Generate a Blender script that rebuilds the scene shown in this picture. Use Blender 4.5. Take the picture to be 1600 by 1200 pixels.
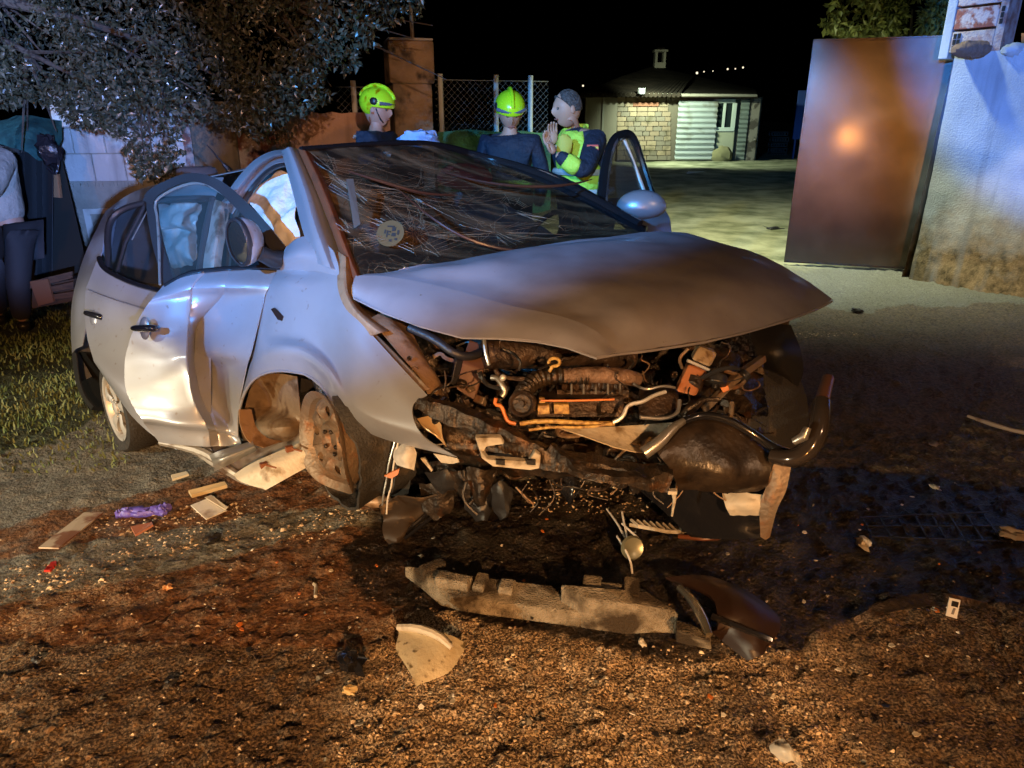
import bpy, math, random
import numpy as np
from mathutils import Vector, Matrix, noise
random.seed(7); RNG = np.random.default_rng(7)
for o in list(bpy.data.objects): bpy.data.objects.remove(o)
S = bpy.context.scene
COL = S.collection
R = math.radians
# ------------------------------------------------------------ camera
F, PITCH, HC = 1110.0, R(20.3), 1.5
cam = bpy.data.cameras.new('camera'); co = bpy.data.objects.new('camera', cam); COL.objects.link(co)
cam.sensor_width = 36; cam.lens = F/1600*36; cam.clip_end = 2000; cam.clip_start = .05
co.location = (0, 0, HC); co.rotation_euler = (math.pi/2-PITCH, 0, 0); S.camera = co
# ------------------------------------------------------------ world: night sky
wd = bpy.data.worlds.new('World'); S.world = wd; wd.use_nodes = True
nt = wd.node_tree; bg = nt.nodes['Background']; sk = nt.nodes.new('ShaderNodeTexSky')
sk.sky_type = 'NISHITA'; sk.sun_disc = False; sk.sun_elevation = R(-9); sk.sun_rotation = R(200)
nt.links.new(sk.outputs[0], bg.inputs[0]); bg.inputs[1].default_value = .05
def lamp(kind, name, loc, energy, color, size=.1, target=None, angle=60, blend=.3):
    d = bpy.data.lights.new(name, kind); d.energy = energy; d.color = color
    o = bpy.data.objects.new(name, d); COL.objects.link(o); o.location = loc
    if kind == 'SUN': d.angle = size
    else: d.shadow_soft_size = size
    if kind == 'SPOT': d.spot_size = R(angle); d.spot_blend = blend
    if target is not None: o.rotation_euler = (Vector(target)-Vector(loc)).to_track_quat('-Z', 'Y').to_euler()
    return o
lamp('SUN', 'moonlight', (0, 0, 20), .004, (.6, .7, 1), R(.5), (4, 6, 0))
AMBER, BLUE, WHITE, YARD = (1, .49, .18), (.08, .40, 1), (1, .84, .54), (.72, 1, .58)
lamp('POINT', 'amber_beacon', (.15, -5.2, 1.22), 560, (1, .36, .07), .07)
lamp('SPOT', 'amber_wall_fill', (1.6, -6.0, 2.7), 1900, (1, .55, .34), .06, (-2.1, 6.8, 2.15), 20, .7)  # added warm spot lifting the salmon wall and the leaves above it
lamp('SPOT', 'amber_work_lamp', (1.2, -4.6, 2.9), 2700, AMBER, .08, (-.35, .95, 0), 38, .8)
lamp('SPOT', 'headlamp_near', (-5.2, -1.2, .8), 700, WHITE, .05, (-1.9, 3.6, -2.05), 52, .10)
lamp('SPOT', 'headlamp_low', (-4.2, -2.2, .62), 900, WHITE, .05, (1.4, 2.4, -1.0), 50, .3)
lamp('SPOT', 'headlamp_far', (-1.2, -7.0, .95), 4200, (1, .72, .42), .05, (5.5, 7.0, .25), 10, .2)
lamp('SPOT', 'police_beacon_car', (-3.0, -2.2, 3.1), 4300, BLUE, .06, (-.8, 3.0, 1.72), 27, .45)
lamp('SPOT', 'left_ground_fill', (-5.6, .2, 2.6), 800, (1, .92, .72), .06, (-2.75, 2.8, 0), 33, .6)  # added white spot brightening the left ground, lower door and sill
lamp('SPOT', 'police_beacon_wall', (-3.2, -4.5, 3.0), 9500, (.03, .27, 1), .06, (5.3, 5.9, 2.7), 20, .3)
lamp('SPOT', 'police_beacon_gable', (2.2, -4.0, 1.72), 7500, (.22, .40, 1), .06, (-4.35, 6.9, 1.5), 15, .5)
lamp('SPOT', 'police_beacon_tree', (-2.6, -5.5, 2.5), 10000, (.42, .55, 1), .06, (-5.0, 6.0, 2.9), 22, .7)
lamp('SPOT', 'rescuers_fill', (-.6, -3.5, 2.7), 1500, (.80, .95, 1), .06, (.42, 5.2, 1.42), 9, .6)  # added white spot brightening the rescuers from the front
lamp('SPOT', 'right_ground_fill', (5.5, -3.5, 5.2), 470, (1, .60, .34), .12, (2.6, 3.0, 0), 46, .8)  # added warm fill over the ground at right, source unseen
lamp('SPOT', 'yard_fill', (2.4, 8.0, 4.4), 1800, (.95, 1, .66), .12, (3.1, 9.2, 0), 112, .9)  # added lamp above the frame, brightening the yard ground near the gate
S.render.engine = 'CYCLES'
S.cycles.max_bounces = 6; S.cycles.transparent_max_bounces = 12
S.view_settings.view_transform = 'Standard'; S.view_settings.look = 'None'
S.view_settings.exposure = 0; S.view_settings.gamma = 1; S.view_settings.use_curve_mapping = False
S.render.resolution_x = 1024; S.render.resolution_y = 768
# ------------------------------------------------------------ pixel helpers (measuring the photograph)
CT, ST = math.cos(PITCH), math.sin(PITCH)
def ray(px, py):
    x = (px-800)/F; v = (600-py)/F
    return Vector((x, CT+v*ST, v*CT-ST))
def W(px, py, z): return Vector((0, 0, HC)) + ray(px, py)*z
def G(px, py, h=0.0):
    r = ray(px, py); return Vector((0, 0, HC)) + r*((h-HC)/r.z)
def V(px, py, A, B, off=0.0):          # on the vertical plane through A and B (off: towards the camera)
    d = Vector((B[0]-A[0], B[1]-A[1], 0)).normalized(); n = Vector((-d.y, d.x, 0))
    if n.dot(Vector((A[0], A[1], 0))) < 0: n = -n
    r = ray(px, py); k = (n.dot(Vector((A[0], A[1], 0)))-off)/n.dot(r)
    return Vector((0, 0, HC)) + r*k
def px_of(P):                            # arrays Nx3 -> pixels
    P = np.asarray(P, float); y = P[:, 1]; u = P[:, 2]-HC
    z = y*CT-u*ST; v = u*CT+y*ST; z = np.where(z < .05, .05, z)
    return 800+F*P[:, 0]/z, 600-F*v/z
def L(pts): return [W(*p) for p in pts]
# ------------------------------------------------------------ materials
def mat(name, col, rough=.6, metal=0., col2=None, scale=8., bump=0., bscale=60., coat=0., spec=.5, detail=6., lo=.4, hi=.65, stain=None, sscale=3., slo=.55, shi=.7, trans=0., emit=None, estr=0., stretch=(1, 1, 1), sheen=0):
    m = bpy.data.materials.new(name); m.use_nodes = True; t = m.node_tree; N = t.nodes; K = t.links
    b = N['Principled BSDF']; b.inputs['Roughness'].default_value = rough; b.inputs['Metallic'].default_value = metal
    b.inputs['Coat Weight'].default_value = coat; b.inputs['Coat Roughness'].default_value = .08; b.inputs['Specular IOR Level'].default_value = spec
    b.inputs['Base Color'].default_value = (*col, 1)
    tc = N.new('ShaderNodeTexCoord'); mp = N.new('ShaderNodeMapping'); K.new(tc.outputs['Object'], mp.inputs[0]); mp.inputs['Scale'].default_value = stretch
    def nz(sc, dt=6.): 
        n = N.new('ShaderNodeTexNoise'); n.inputs['Scale'].default_value = sc; n.inputs['Detail'].default_value = dt; K.new(mp.outputs[0], n.inputs['Vector']); return n
    def ramp(src, a, c):
        r = N.new('ShaderNodeMapRange'); r.inputs[1].default_value = a; r.inputs[2].default_value = c; K.new(src, r.inputs[0]); return r.outputs[0]
    cur = None
    if col2 is not None:
        mx = N.new('ShaderNodeMix'); mx.data_type = 'RGBA'; K.new(ramp(nz(scale, detail).outputs[0], lo, hi), mx.inputs[0])
        mx.inputs[6].default_value = (*col, 1); mx.inputs[7].default_value = (*col2, 1); cur = mx.outputs[2]
    if stain is not None:
        mx = N.new('ShaderNodeMix'); mx.data_type = 'RGBA'; f = ramp(nz(sscale, 10).outputs[0], slo, shi); K.new(f, mx.inputs[0])
        mx.inputs[6].default_value = (*col, 1); mx.inputs[7].default_value = (*stain, 1)
        if cur is not None: K.new(cur, mx.inputs[6])
        cur = mx.outputs[2]
    if cur is not None: K.new(cur, b.inputs['Base Color'])
    if bump:
        bp = N.new('ShaderNodeBump'); bp.inputs['Strength'].default_value = min(1, bump); bp.inputs['Distance'].default_value = .02 if bump <= 1 else .02*bump
        K.new(nz(bscale).outputs[0], bp.inputs['Height']); K.new(bp.outputs[0], b.inputs['Normal'])
    if trans: b.inputs['Alpha'].default_value = 1-trans
    if emit: b.inputs['Emission Color'].default_value = (*emit, 1); b.inputs['Emission Strength'].default_value = estr
    return m
paint = mat('silver_paint', (.33, .35, .40), .34, .42, coat=.45, stain=(.20, .14, .09), sscale=30, slo=.66, shi=.80, col2=(.28, .29, .32), scale=3)
paint_dirty = mat('silver_paint_dirty', (.30, .28, .25), .5, .35, coat=.2, stain=(.10, .06, .035), sscale=11, slo=.5, shi=.65)
black_pl = mat('black_plastic', (.018, .018, .02), .38, bump=.15, bscale=200)
black_gl = mat('gloss_black_trim', (.010, .010, .012), .16, coat=.6)
rubber = mat('tyre_rubber', (.028, .027, .026), .75, bump=.4, bscale=90, stain=(.10, .08, .06), sscale=9)
alloy = mat('alloy', (.62, .62, .60), .38, .5, stain=(.14, .10, .06), sscale=25, slo=.6, shi=.75)
steel_rust = mat('bent_rusty_steel', (.22, .17, .125), .5, .4, col2=(.20, .13, .08), scale=9, stain=(.24, .11, .05), sscale=16, slo=.56, shi=.72, bump=.35, bscale=50)
steel = mat('bare_steel', (.45, .44, .42), .32, .8, stain=(.12, .09, .07), sscale=20)
dark_metal = mat('oily_dark_metal', (.025, .021, .019), .35, .5, col2=(.07, .05, .035), scale=18, bump=.6, bscale=40, stain=(.10, .045, .018), sscale=14)
engine_brown = mat('dirty_engine_casting', (.07, .045, .032), .42, .3, col2=(.022, .015, .012), scale=14, bump=.5, bscale=60)
prime = mat('bare_body_shell', (.32, .20, .115), .45, .3, stain=(.16, .08, .03), sscale=20, slo=.5, bump=.3, bscale=30)
cream = mat('cream_plastic', (.50, .46, .38), .5, stain=(.20, .15, .09), sscale=18, bump=.2, bscale=60)
foam_m = mat('gritty_foam', (.36, .32, .25), .8, col2=(.20, .17, .12), scale=24, stain=(.05, .035, .02), sscale=7, slo=.5, shi=.6, bump=1, bscale=160)
brown_pl = mat('brown_plastic', (.16, .055, .025), .35, stain=(.05, .03, .02), sscale=10)
orange_pl = mat('orange_plastic', (.55, .16, .03), .4)
yellow_m = mat('yellow_label', (.55, .36, .10), .5, col2=(.2, .1, .03), scale=60)
airbag_m = mat('airbag_fabric', (.62, .62, .60), .8, col2=(.52, .50, .47), scale=12, bump=.6, bscale=22)
airbag_blue = mat('curtain_airbag_fabric', (.45, .62, .64), .8, bump=.5, bscale=18)
seat_m = mat('seat_fabric', (.05, .05, .055), .9, bump=.2)
mirror_m = mat('mirror_glass', (.35, .36, .33), .06, .95)
amber_gl = mat('side_repeater', (.02, .012, .01), .15, coat=.5)
concrete = mat('concrete', (.26, .24, .21), .85, col2=(.16, .14, .12), scale=6, stain=(.07, .06, .05), sscale=4, bump=.6, bscale=40)
def glass(name, tint, alpha, rough=.05, cracks=False):
    m = bpy.data.materials.new(name); m.use_nodes = True; t = m.node_tree; N = t.nodes; K = t.links
    b = N['Principled BSDF']; b.inputs['Base Color'].default_value = (*tint, 1); b.inputs['Roughness'].default_value = rough; b.inputs['Alpha'].default_value = alpha
    if not cracks: return m
    tc = N.new('ShaderNodeTexCoord')
    nd = N.new('ShaderNodeTexNoise'); nd.inputs['Scale'].default_value = 3; K.new(tc.outputs['Object'], nd.inputs['Vector'])
    ad = N.new('ShaderNodeVectorMath'); ad.operation = 'MULTIPLY_ADD'; ad.inputs[1].default_value = (.35, .35, .35); K.new(nd.outputs['Color'], ad.inputs[0]); K.new(tc.outputs['Object'], ad.inputs[2])
    acc = None
    for sc, wd_, rot, st in ((5, .010, .6, (1, 1, 1)), (16, .018, .3, (1, .35, 1)), (9, .008, 1.1, (.3, 1, 1)), (34, .03, .2, (1, 1, 1))):
        mp = N.new('ShaderNodeMapping'); mp.inputs['Rotation'].default_value = (0, 0, rot); mp.inputs['Scale'].default_value = st; K.new(ad.outputs[0], mp.inputs[0])
        v = N.new('ShaderNodeTexVoronoi'); v.feature = 'DISTANCE_TO_EDGE'; v.inputs['Scale'].default_value = sc; K.new(mp.outputs[0], v.inputs['Vector'])
        r = N.new('ShaderNodeMapRange'); r.inputs[1].default_value = 0; r.inputs[2].default_value = wd_; r.inputs[3].default_value = 1; r.inputs[4].default_value = 0; K.new(v.outputs['Distance'], r.inputs[0])
        # cracks run only in shattered patches
        pn = N.new('ShaderNodeTexNoise'); pn.inputs['Scale'].default_value = 3.2; pn.inputs['Detail'].default_value = 4
        mp2 = N.new('ShaderNodeMapping'); mp2.inputs['Location'].default_value = (sc, 3*rot, 0); K.new(tc.outputs['Object'], mp2.inputs[0]); K.new(mp2.outputs[0], pn.inputs['Vector'])
        q = N.new('ShaderNodeMapRange'); q.inputs[1].default_value = .46; q.inputs[2].default_value = .62; K.new(pn.outputs[0], q.inputs[0])
        mu = N.new('ShaderNodeMath'); mu.operation = 'MULTIPLY'; K.new(r.outputs[0], mu.inputs[0]); K.new(q.outputs[0], mu.inputs[1])
        if acc is None: acc = mu.outputs[0]
        else:
            a = N.new('ShaderNodeMath'); a.operation = 'MAXIMUM'; K.new(acc, a.inputs[0]); K.new(mu.outputs[0], a.inputs[1]); acc = a.outputs[0]
    # dusty smears
    sm = N.new('ShaderNodeTexNoise'); sm.inputs['Scale'].default_value = 6; sm.inputs['Detail'].default_value = 8
    mp3 = N.new('ShaderNodeMapping'); mp3.inputs['Rotation'].default_value = (0, 0, -.5); mp3.inputs['Scale'].default_value = (.25, 2.2, 1); K.new(tc.outputs['Object'], mp3.inputs[0]); K.new(mp3.outputs[0], sm.inputs['Vector'])
    sr = N.new('ShaderNodeMapRange'); sr.inputs[1].default_value = .47; sr.inputs[2].default_value = .68; sr.inputs[4].default_value = .62; K.new(sm.outputs[0], sr.inputs[0])
    a = N.new('ShaderNodeMath'); a.operation = 'MAXIMUM'; K.new(acc, a.inputs[0]); K.new(sr.outputs[0], a.inputs[1])
    mx = N.new('ShaderNodeMix'); mx.data_type = 'RGBA'; mx.inputs[6].default_value = (*tint, 1); mx.inputs[7].default_value = (.26, .17, .09, 1); K.new(a.outputs[0], mx.inputs[0]); K.new(mx.outputs[2], b.inputs['Base Color'])
    al = N.new('ShaderNodeMapRange'); al.inputs[3].default_value = alpha; al.inputs[4].default_value = 1; K.new(a.outputs[0], al.inputs[0]); K.new(al.outputs[0], b.inputs['Alpha'])
    bp = N.new('ShaderNodeBump'); bp.inputs['Strength'].default_value = .5; bp.inputs['Distance'].default_value = .01; K.new(acc, bp.inputs['Height']); K.new(bp.outputs[0], b.inputs['Normal'])
    b.inputs['Roughness'].default_value = .12
    return m
wind_glass = glass('shattered_windscreen_glass', (.02, .016, .012), .52, cracks=True)
side_glass = glass('side_window_glass', (.012, .016, .016), .30, .05)
clear_pl = glass('clear_plastic', (.75, .78, .75), .35, .12)
# ------------------------------------------------------------ mesh builder
class MB:
    def __init__(s): s.v = []; s.f = []
    def add(s, vs, fs):
        n = len(s.v); s.v += [tuple(p) for p in vs]; s.f += [tuple(i+n for i in f) for f in fs]; return s
    def box(s, c, sz, rot=None):
        M = rot if rot is not None else Matrix.Identity(3); c = Vector(c)
        vs = [c+M@Vector((x*sz[0]/2, y*sz[1]/2, z*sz[2]/2)) for z in (-1, 1) for y in (-1, 1) for x in (-1, 1)]
        return s.add(vs, [(0, 2, 3, 1), (4, 5, 7, 6), (0, 1, 5, 4), (2, 6, 7, 3), (0, 4, 6, 2), (1, 3, 7, 5)])
    def hexa(s, q, d):                       # quad q (4 points) thickened by vector d
        q = [Vector(p) for p in q]; d = Vector(d)
        return s.add(q+[p+d for p in q], [(0, 1, 2, 3), (7, 6, 5, 4), (0, 4, 5, 1), (1, 5, 6, 2), (2, 6, 7, 3), (3, 7, 4, 0)])
    def slab(s, pts, d):                     # outline thickened by vector d
        pts = [Vector(p) for p in pts]; d = Vector(d); n = len(pts)
        return s.add(pts+[p+d for p in pts], [tuple(range(n)), tuple(range(2*n-1, n-1, -1))]+[(i, n+i, n+(i+1) % n, (i+1) % n) for i in range(n)])
    def tube(s, pts, r, n=8, cap=True, smooth=0, ribs=0.):
        P = [Vector(p) for p in pts]; RR = list(r) if hasattr(r, '__len__') else [r]*len(P)
        for _ in range(smooth):
            Q = [P[0]]; q = [RR[0]]
            for i in range(len(P)-1):
                Q += [P[i]*.75+P[i+1]*.25, P[i]*.25+P[i+1]*.75]; q += [RR[i]*.75+RR[i+1]*.25, RR[i]*.25+RR[i+1]*.75]
            P = Q+[P[-1]]; RR = q+[RR[-1]]
        if ribs:
            Q, q = [], []
            for i in range(len(P)-1):
                k = max(2, int((P[i+1]-P[i]).length/(ribs*.5)))
                for j in range(k): t = j/k; Q.append(P[i].lerp(P[i+1], t)); q.append(RR[i]*(1-t)+RR[i+1]*t)
            Q.append(P[-1]); q.append(RR[-1]); P = Q; RR = [x*(1.0 if i % 2 else .84) for i, x in enumerate(q)]
        up = None; vs = []
        for i, p in enumerate(P):
            d = (P[min(i+1, len(P)-1)]-P[max(i-1, 0)])
            if d.length < 1e-9: d = Vector((0, 0, 1))
            d.normalize()
            if up is None: up = d.orthogonal().normalized()
            up = (up-d*up.dot(d)); up = up.normalized() if up.length > 1e-6 else d.orthogonal().normalized()
            w = d.cross(up)
            for k in range(n):
                a = 2*math.pi*k/n; vs.append(p+(up*math.cos(a)+w*math.sin(a))*RR[i])
        fs = [(i*n+k, i*n+(k+1) % n, (i+1)*n+(k+1) % n, (i+1)*n+k) for i in range(len(P)-1) for k in range(n)]
        if cap: fs += [tuple(range(n-1, -1, -1)), tuple(range((len(P)-1)*n, len(P)*n))]
        return s.add(vs, fs)
    def patch(s, rows, n=4, m=4, fn=None):   # smooth sheet through a grid of points
        A = np.array([[tuple(p) for p in r] for r in rows], float)
        def cr(A, n):
            if len(A) < 3: 
                return np.array([A[0]*(1-t)+A[1]*t for t in np.linspace(0, 1, n+1)])
            E = np.concatenate([[2*A[0]-A[1]], A, [2*A[-1]-A[-2]]]); out = []
            for i in range(len(A)-1):
                p0, p1, p2, p3 = E[i:i+4]
                for t in np.arange(n)/n:
                    out.append(.5*((2*p1)+(-p0+p2)*t+(2*p0-5*p1+4*p2-p3)*t*t+(-p0+3*p1-3*p2+p3)*t**3))
            out.append(A[-1]); return np.array(out)
        A = cr(A, n); A = cr(A.transpose(1, 0, 2), m).transpose(1, 0, 2)
        a, b = A.shape[:2]; vs = [Vector(x) for x in A.reshape(-1, 3)]
        if fn: vs = [fn(p, (i//b)/(a-1), (i % b)/(b-1)) for i, p in enumerate(vs)]
        return s.add(vs, [(i*b+j, i*b+j+1, (i+1)*b+j+1, (i+1)*b+j) for i in range(a-1) for j in range(b-1)])
    def ball(s, c, r, seg=12, rings=8, M=None, fn=None):
        c = Vector(c); r = Vector(r) if hasattr(r, '__len__') else Vector((r, r, r)); vs = []
        for i in range(rings+1):
            th = math.pi*i/rings
            for j in range(seg):
                ph = 2*math.pi*j/seg; d = Vector((math.sin(th)*math.cos(ph), math.sin(th)*math.sin(ph), math.cos(th)))
                q = Vector((d.x*r.x, d.y*r.y, d.z*r.z))
                if fn: q = fn(d, q)
                if M is not None: q = M@q
                vs.append(c+q)
        return s.add(vs, [(i*seg+j, (i+1)*seg+j, (i+1)*seg+(j+1) % seg, i*seg+(j+1) % seg) for i in range(rings) for j in range(seg)])
    def lathe(s, c, M, prof, n=32, dent=None, holes=None):   # prof: (radius, height) along M's z
        vs = []; c = Vector(c)
        for (r, h) in prof:
            for k in range(n):
                a = 2*math.pi*k/n; rr, hh = (r, h) if dent is None else dent(r, h, a); vs.append(c+M@Vector((rr*math.cos(a), rr*math.sin(a), hh)))
        return s.add(vs, [(i*n+k, i*n+(k+1) % n, (i+1)*n+(k+1) % n, (i+1)*n+k) for i in range(len(prof)-1) for k in range(n)])
    def build(s, name, m, parent=None, smooth=True, solid=0., bevel=0., label=None, cat=None, group=None, kind=None, sub=0):
        o = new_obj(name, s.v, s.f, m, parent, smooth)
        if solid: q = o.modifiers.new('thickness', 'SOLIDIFY'); q.thickness = solid; q.offset = -1; w_ = o.modifiers.new('split', 'EDGE_SPLIT'); w_.split_angle = R(42)
        if bevel: q = o.modifiers.new('bevel', 'BEVEL'); q.width = bevel; q.segments = 2; q.limit_method = 'ANGLE'
        if sub: q = o.modifiers.new('sub', 'SUBSURF'); q.levels = q.render_levels = sub
        return tag(o, label, cat, group, kind)
def tag(o, label=None, cat=None, group=None, kind=None):
    if label: o['label'] = label
    if cat: o['category'] = cat
    if group: o['group'] = group
    if kind: o['kind'] = kind
    return o
def wloc(o):
    p = Vector((0, 0, 0))
    while o is not None: p += o.location; o = o.parent
    return p
def new_obj(name, vs, fs, m, parent=None, smooth=True):
    me = bpy.data.meshes.new(name); base = wloc(parent)
    if parent is None and len(vs):
        a = np.array(vs); org = Vector((float(a[:, 0].mean()), float(a[:, 1].mean()), float(a[:, 2].min())))
    else: org = base
    me.from_pydata([(v[0]-org.x, v[1]-org.y, v[2]-org.z) for v in vs], [], fs); me.validate(); me.update()
    if smooth:
        me.polygons.foreach_set('use_smooth', [True]*len(me.polygons))
        try: me.set_sharp_from_angle(angle=R(38))
        except Exception: pass
    for q in (m if isinstance(m, (list, tuple)) else [m]): me.materials.append(q)
    o = bpy.data.objects.new(name, me); COL.objects.link(o)
    if parent is not None: o.parent = parent
    else: o.location = org
    return o
def thing(name, loc, label, cat, group=None):
    o = bpy.data.objects.new(name, None); COL.objects.link(o); o.location = Vector(loc); o.empty_display_size = .2
    return tag(o, label, cat, group)
def frame(z, up=(0, 0, 1)):               # rotation whose local z is z
    z = Vector(z).normalized(); x = Vector(up).cross(z)
    if x.length < 1e-5: x = Vector((1, 0, 0)).cross(z)
    x.normalize(); return Matrix((x, z.cross(x), z)).transposed()
def fbm(p, o=4): return noise.fractal(Vector(p), 1.0, 2.0, o)

# ============================================================ GROUND
def inpoly(x, y, P):
    c = np.zeros(x.shape, bool); n = len(P)
    for i in range(n):
        x1, y1 = P[i]; x2, y2 = P[(i+1) % n]
        if y1 == y2: continue
        k = ((y1 > y) != (y2 > y)) & (x < (x2-x1)*(y-y1)/(y2-y1)+x1); c ^= k
    return c
def gheight(x, y):
    r = np.maximum(0, y-9.5)*.014
    return np.minimum(r, .9)
def np_noise(x, y, s, seed=0):
    # cheap value noise
    X = x*s+seed*17.3; Y = y*s+seed*7.7; xi = np.floor(X).astype(int); yi = np.floor(Y).astype(int); fx = X-xi; fy = Y-yi
    fx = fx*fx*(3-2*fx); fy = fy*fy*(3-2*fy)
    def h(a, b): 
        v = np.sin(a*127.1+b*311.7+seed*3.1)*43758.5453; return v-np.floor(v)
    return (h(xi, yi)*(1-fx)+h(xi+1, yi)*fx)*(1-fy)+(h(xi, yi+1)*(1-fx)+h(xi+1, yi+1)*fx)*fy
def fnoise(x, y, s, o=4, seed=0):
    a = 0; w = 1; t = 0
    for i in range(o): a = a+w*np_noise(x, y, s*2**i, seed+i); t += w; w *= .55
    return a/t
xs = np.concatenate([np.linspace(-420, -14, 18), np.linspace(-13, -4.6, 60), np.arange(-4.5, 5.2, .021), np.linspace(5.3, 14, 60), np.linspace(15, 420, 18)])
ys = np.concatenate([np.linspace(-20, .3, 12), np.arange(.4, 3.4, .018), np.arange(3.4, 6.6, .035), np.linspace(6.7, 14, 90), np.linspace(14.3, 40, 70), np.linspace(44, 900, 20)])
GX, GY = np.meshgrid(xs, ys); gx = GX.ravel(); gy = GY.ravel()
rel = (fnoise(gx, gy, 2.0, 3, 1)-.5)*.035+(fnoise(gx, gy, 14, 4, 5)-.5)*.020+np.maximum(0, fnoise(gx, gy, 38, 2, 9)-.50)*.055
yard = np.clip((gy-8.2)/1.0, 0, 1); rel = rel*(1-yard)+yard*((fnoise(gx, gy, .9, 4, 3)-.5)*.10)
gz = gheight(gx, gy)+rel-.006
far = (gy > 60) | (np.abs(gx) > 30); gz = np.where(far, np.minimum(gheight(gx, gy), .8)-.05, gz)
def ground_z(x, y):
    a = np.array([float(x)]); b = np.array([float(y)])
    r = (fnoise(a, b, 2.0, 3, 1)-.5)*.035+(fnoise(a, b, 14, 4, 5)-.5)*.020+max(0, float(fnoise(a, b, 38, 2, 9)[0])-.5)*.055
    return float((gheight(a, b)+(r if y < 8.5 else 0))[0])
pxx, pyy = px_of(np.stack([gx, gy, np.zeros_like(gx)], 1))
wob = (fnoise(gx, gy, 1.6, 4, 21)-.5)*130; wob2 = (fnoise(gx, gy, 1.6, 4, 31)-.5)*70
vis = gy > .4
OIL_SHADE = [(560, 810), (640, 740), (1100, 740), (1300, 735), (1660, 770), (1760, 960), (1400, 930), (1250, 1010), (1060, 1030), (620, 940), (540, 860)]  # oil spill plus the car's shadow to the right, both put into the colour
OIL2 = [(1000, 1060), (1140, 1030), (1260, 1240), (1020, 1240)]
RED = [(-60, 850), (190, 775), (380, 735), (560, 745), (600, 800), (420, 800), (220, 835), (-60, 890)]  # red-brown soil bands, also carrying amber-only light as ground colour
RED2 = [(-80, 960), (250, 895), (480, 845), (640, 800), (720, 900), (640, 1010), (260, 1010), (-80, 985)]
DARKR = [(1240, 470), (1700, 480), (1700, 830), (1240, 780), (1180, 600)]  # darker brown over the ground at right
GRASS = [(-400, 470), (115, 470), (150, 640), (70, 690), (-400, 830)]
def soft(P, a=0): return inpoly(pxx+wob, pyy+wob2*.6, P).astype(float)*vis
m_oil_shade = np.maximum(soft(OIL_SHADE), soft(OIL2)*.55*np.clip((fnoise(gx, gy, 9, 3, 3)-.3)*4, 0, 1)); m_red = np.maximum(soft(RED), soft(RED2)); m_dark = soft(DARKR); m_grass = soft(GRASS)
m_fore = np.clip((pyy+wob2-880)/90-np.clip((300-pxx)/800, 0, .4), 0, 1)*vis  # browner foreground: amber light without headlamps, put into the ground colour
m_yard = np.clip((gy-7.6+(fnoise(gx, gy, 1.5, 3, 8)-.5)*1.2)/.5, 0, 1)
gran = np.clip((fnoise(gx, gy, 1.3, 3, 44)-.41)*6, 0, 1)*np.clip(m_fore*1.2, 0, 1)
gme = bpy.data.meshes.new('ground'); nx, ny = len(xs), len(ys)
idx = np.arange(nx*ny).reshape(ny, nx); q = np.stack([idx[:-1, :-1], idx[:-1, 1:], idx[1:, 1:], idx[1:, :-1]], -1).reshape(-1, 4)
gme.vertices.add(nx*ny); gme.vertices.foreach_set('co', np.stack([gx, gy, gz], 1).ravel().astype(np.float32))
gme.loops.add(q.size); gme.loops.foreach_set('vertex_index', q.ravel().astype(np.int32))
gme.polygons.add(len(q)); gme.polygons.foreach_set('loop_start', (np.arange(len(q))*4).astype(np.int32)); gme.polygons.foreach_set('loop_total', np.full(len(q), 4, np.int32))
gme.update(calc_edges=True); gme.polygons.foreach_set('use_smooth', [True]*len(q))
for nm, arr in (('oil', m_oil_shade), ('red', m_red), ('grassy', m_grass), ('fore', m_fore), ('yard', m_yard), ('granules', gran), ('dark_right', m_dark)):
    at = gme.attributes.new(nm, 'FLOAT', 'POINT'); at.data.foreach_set('value', arr.astype(np.float32))
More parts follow.
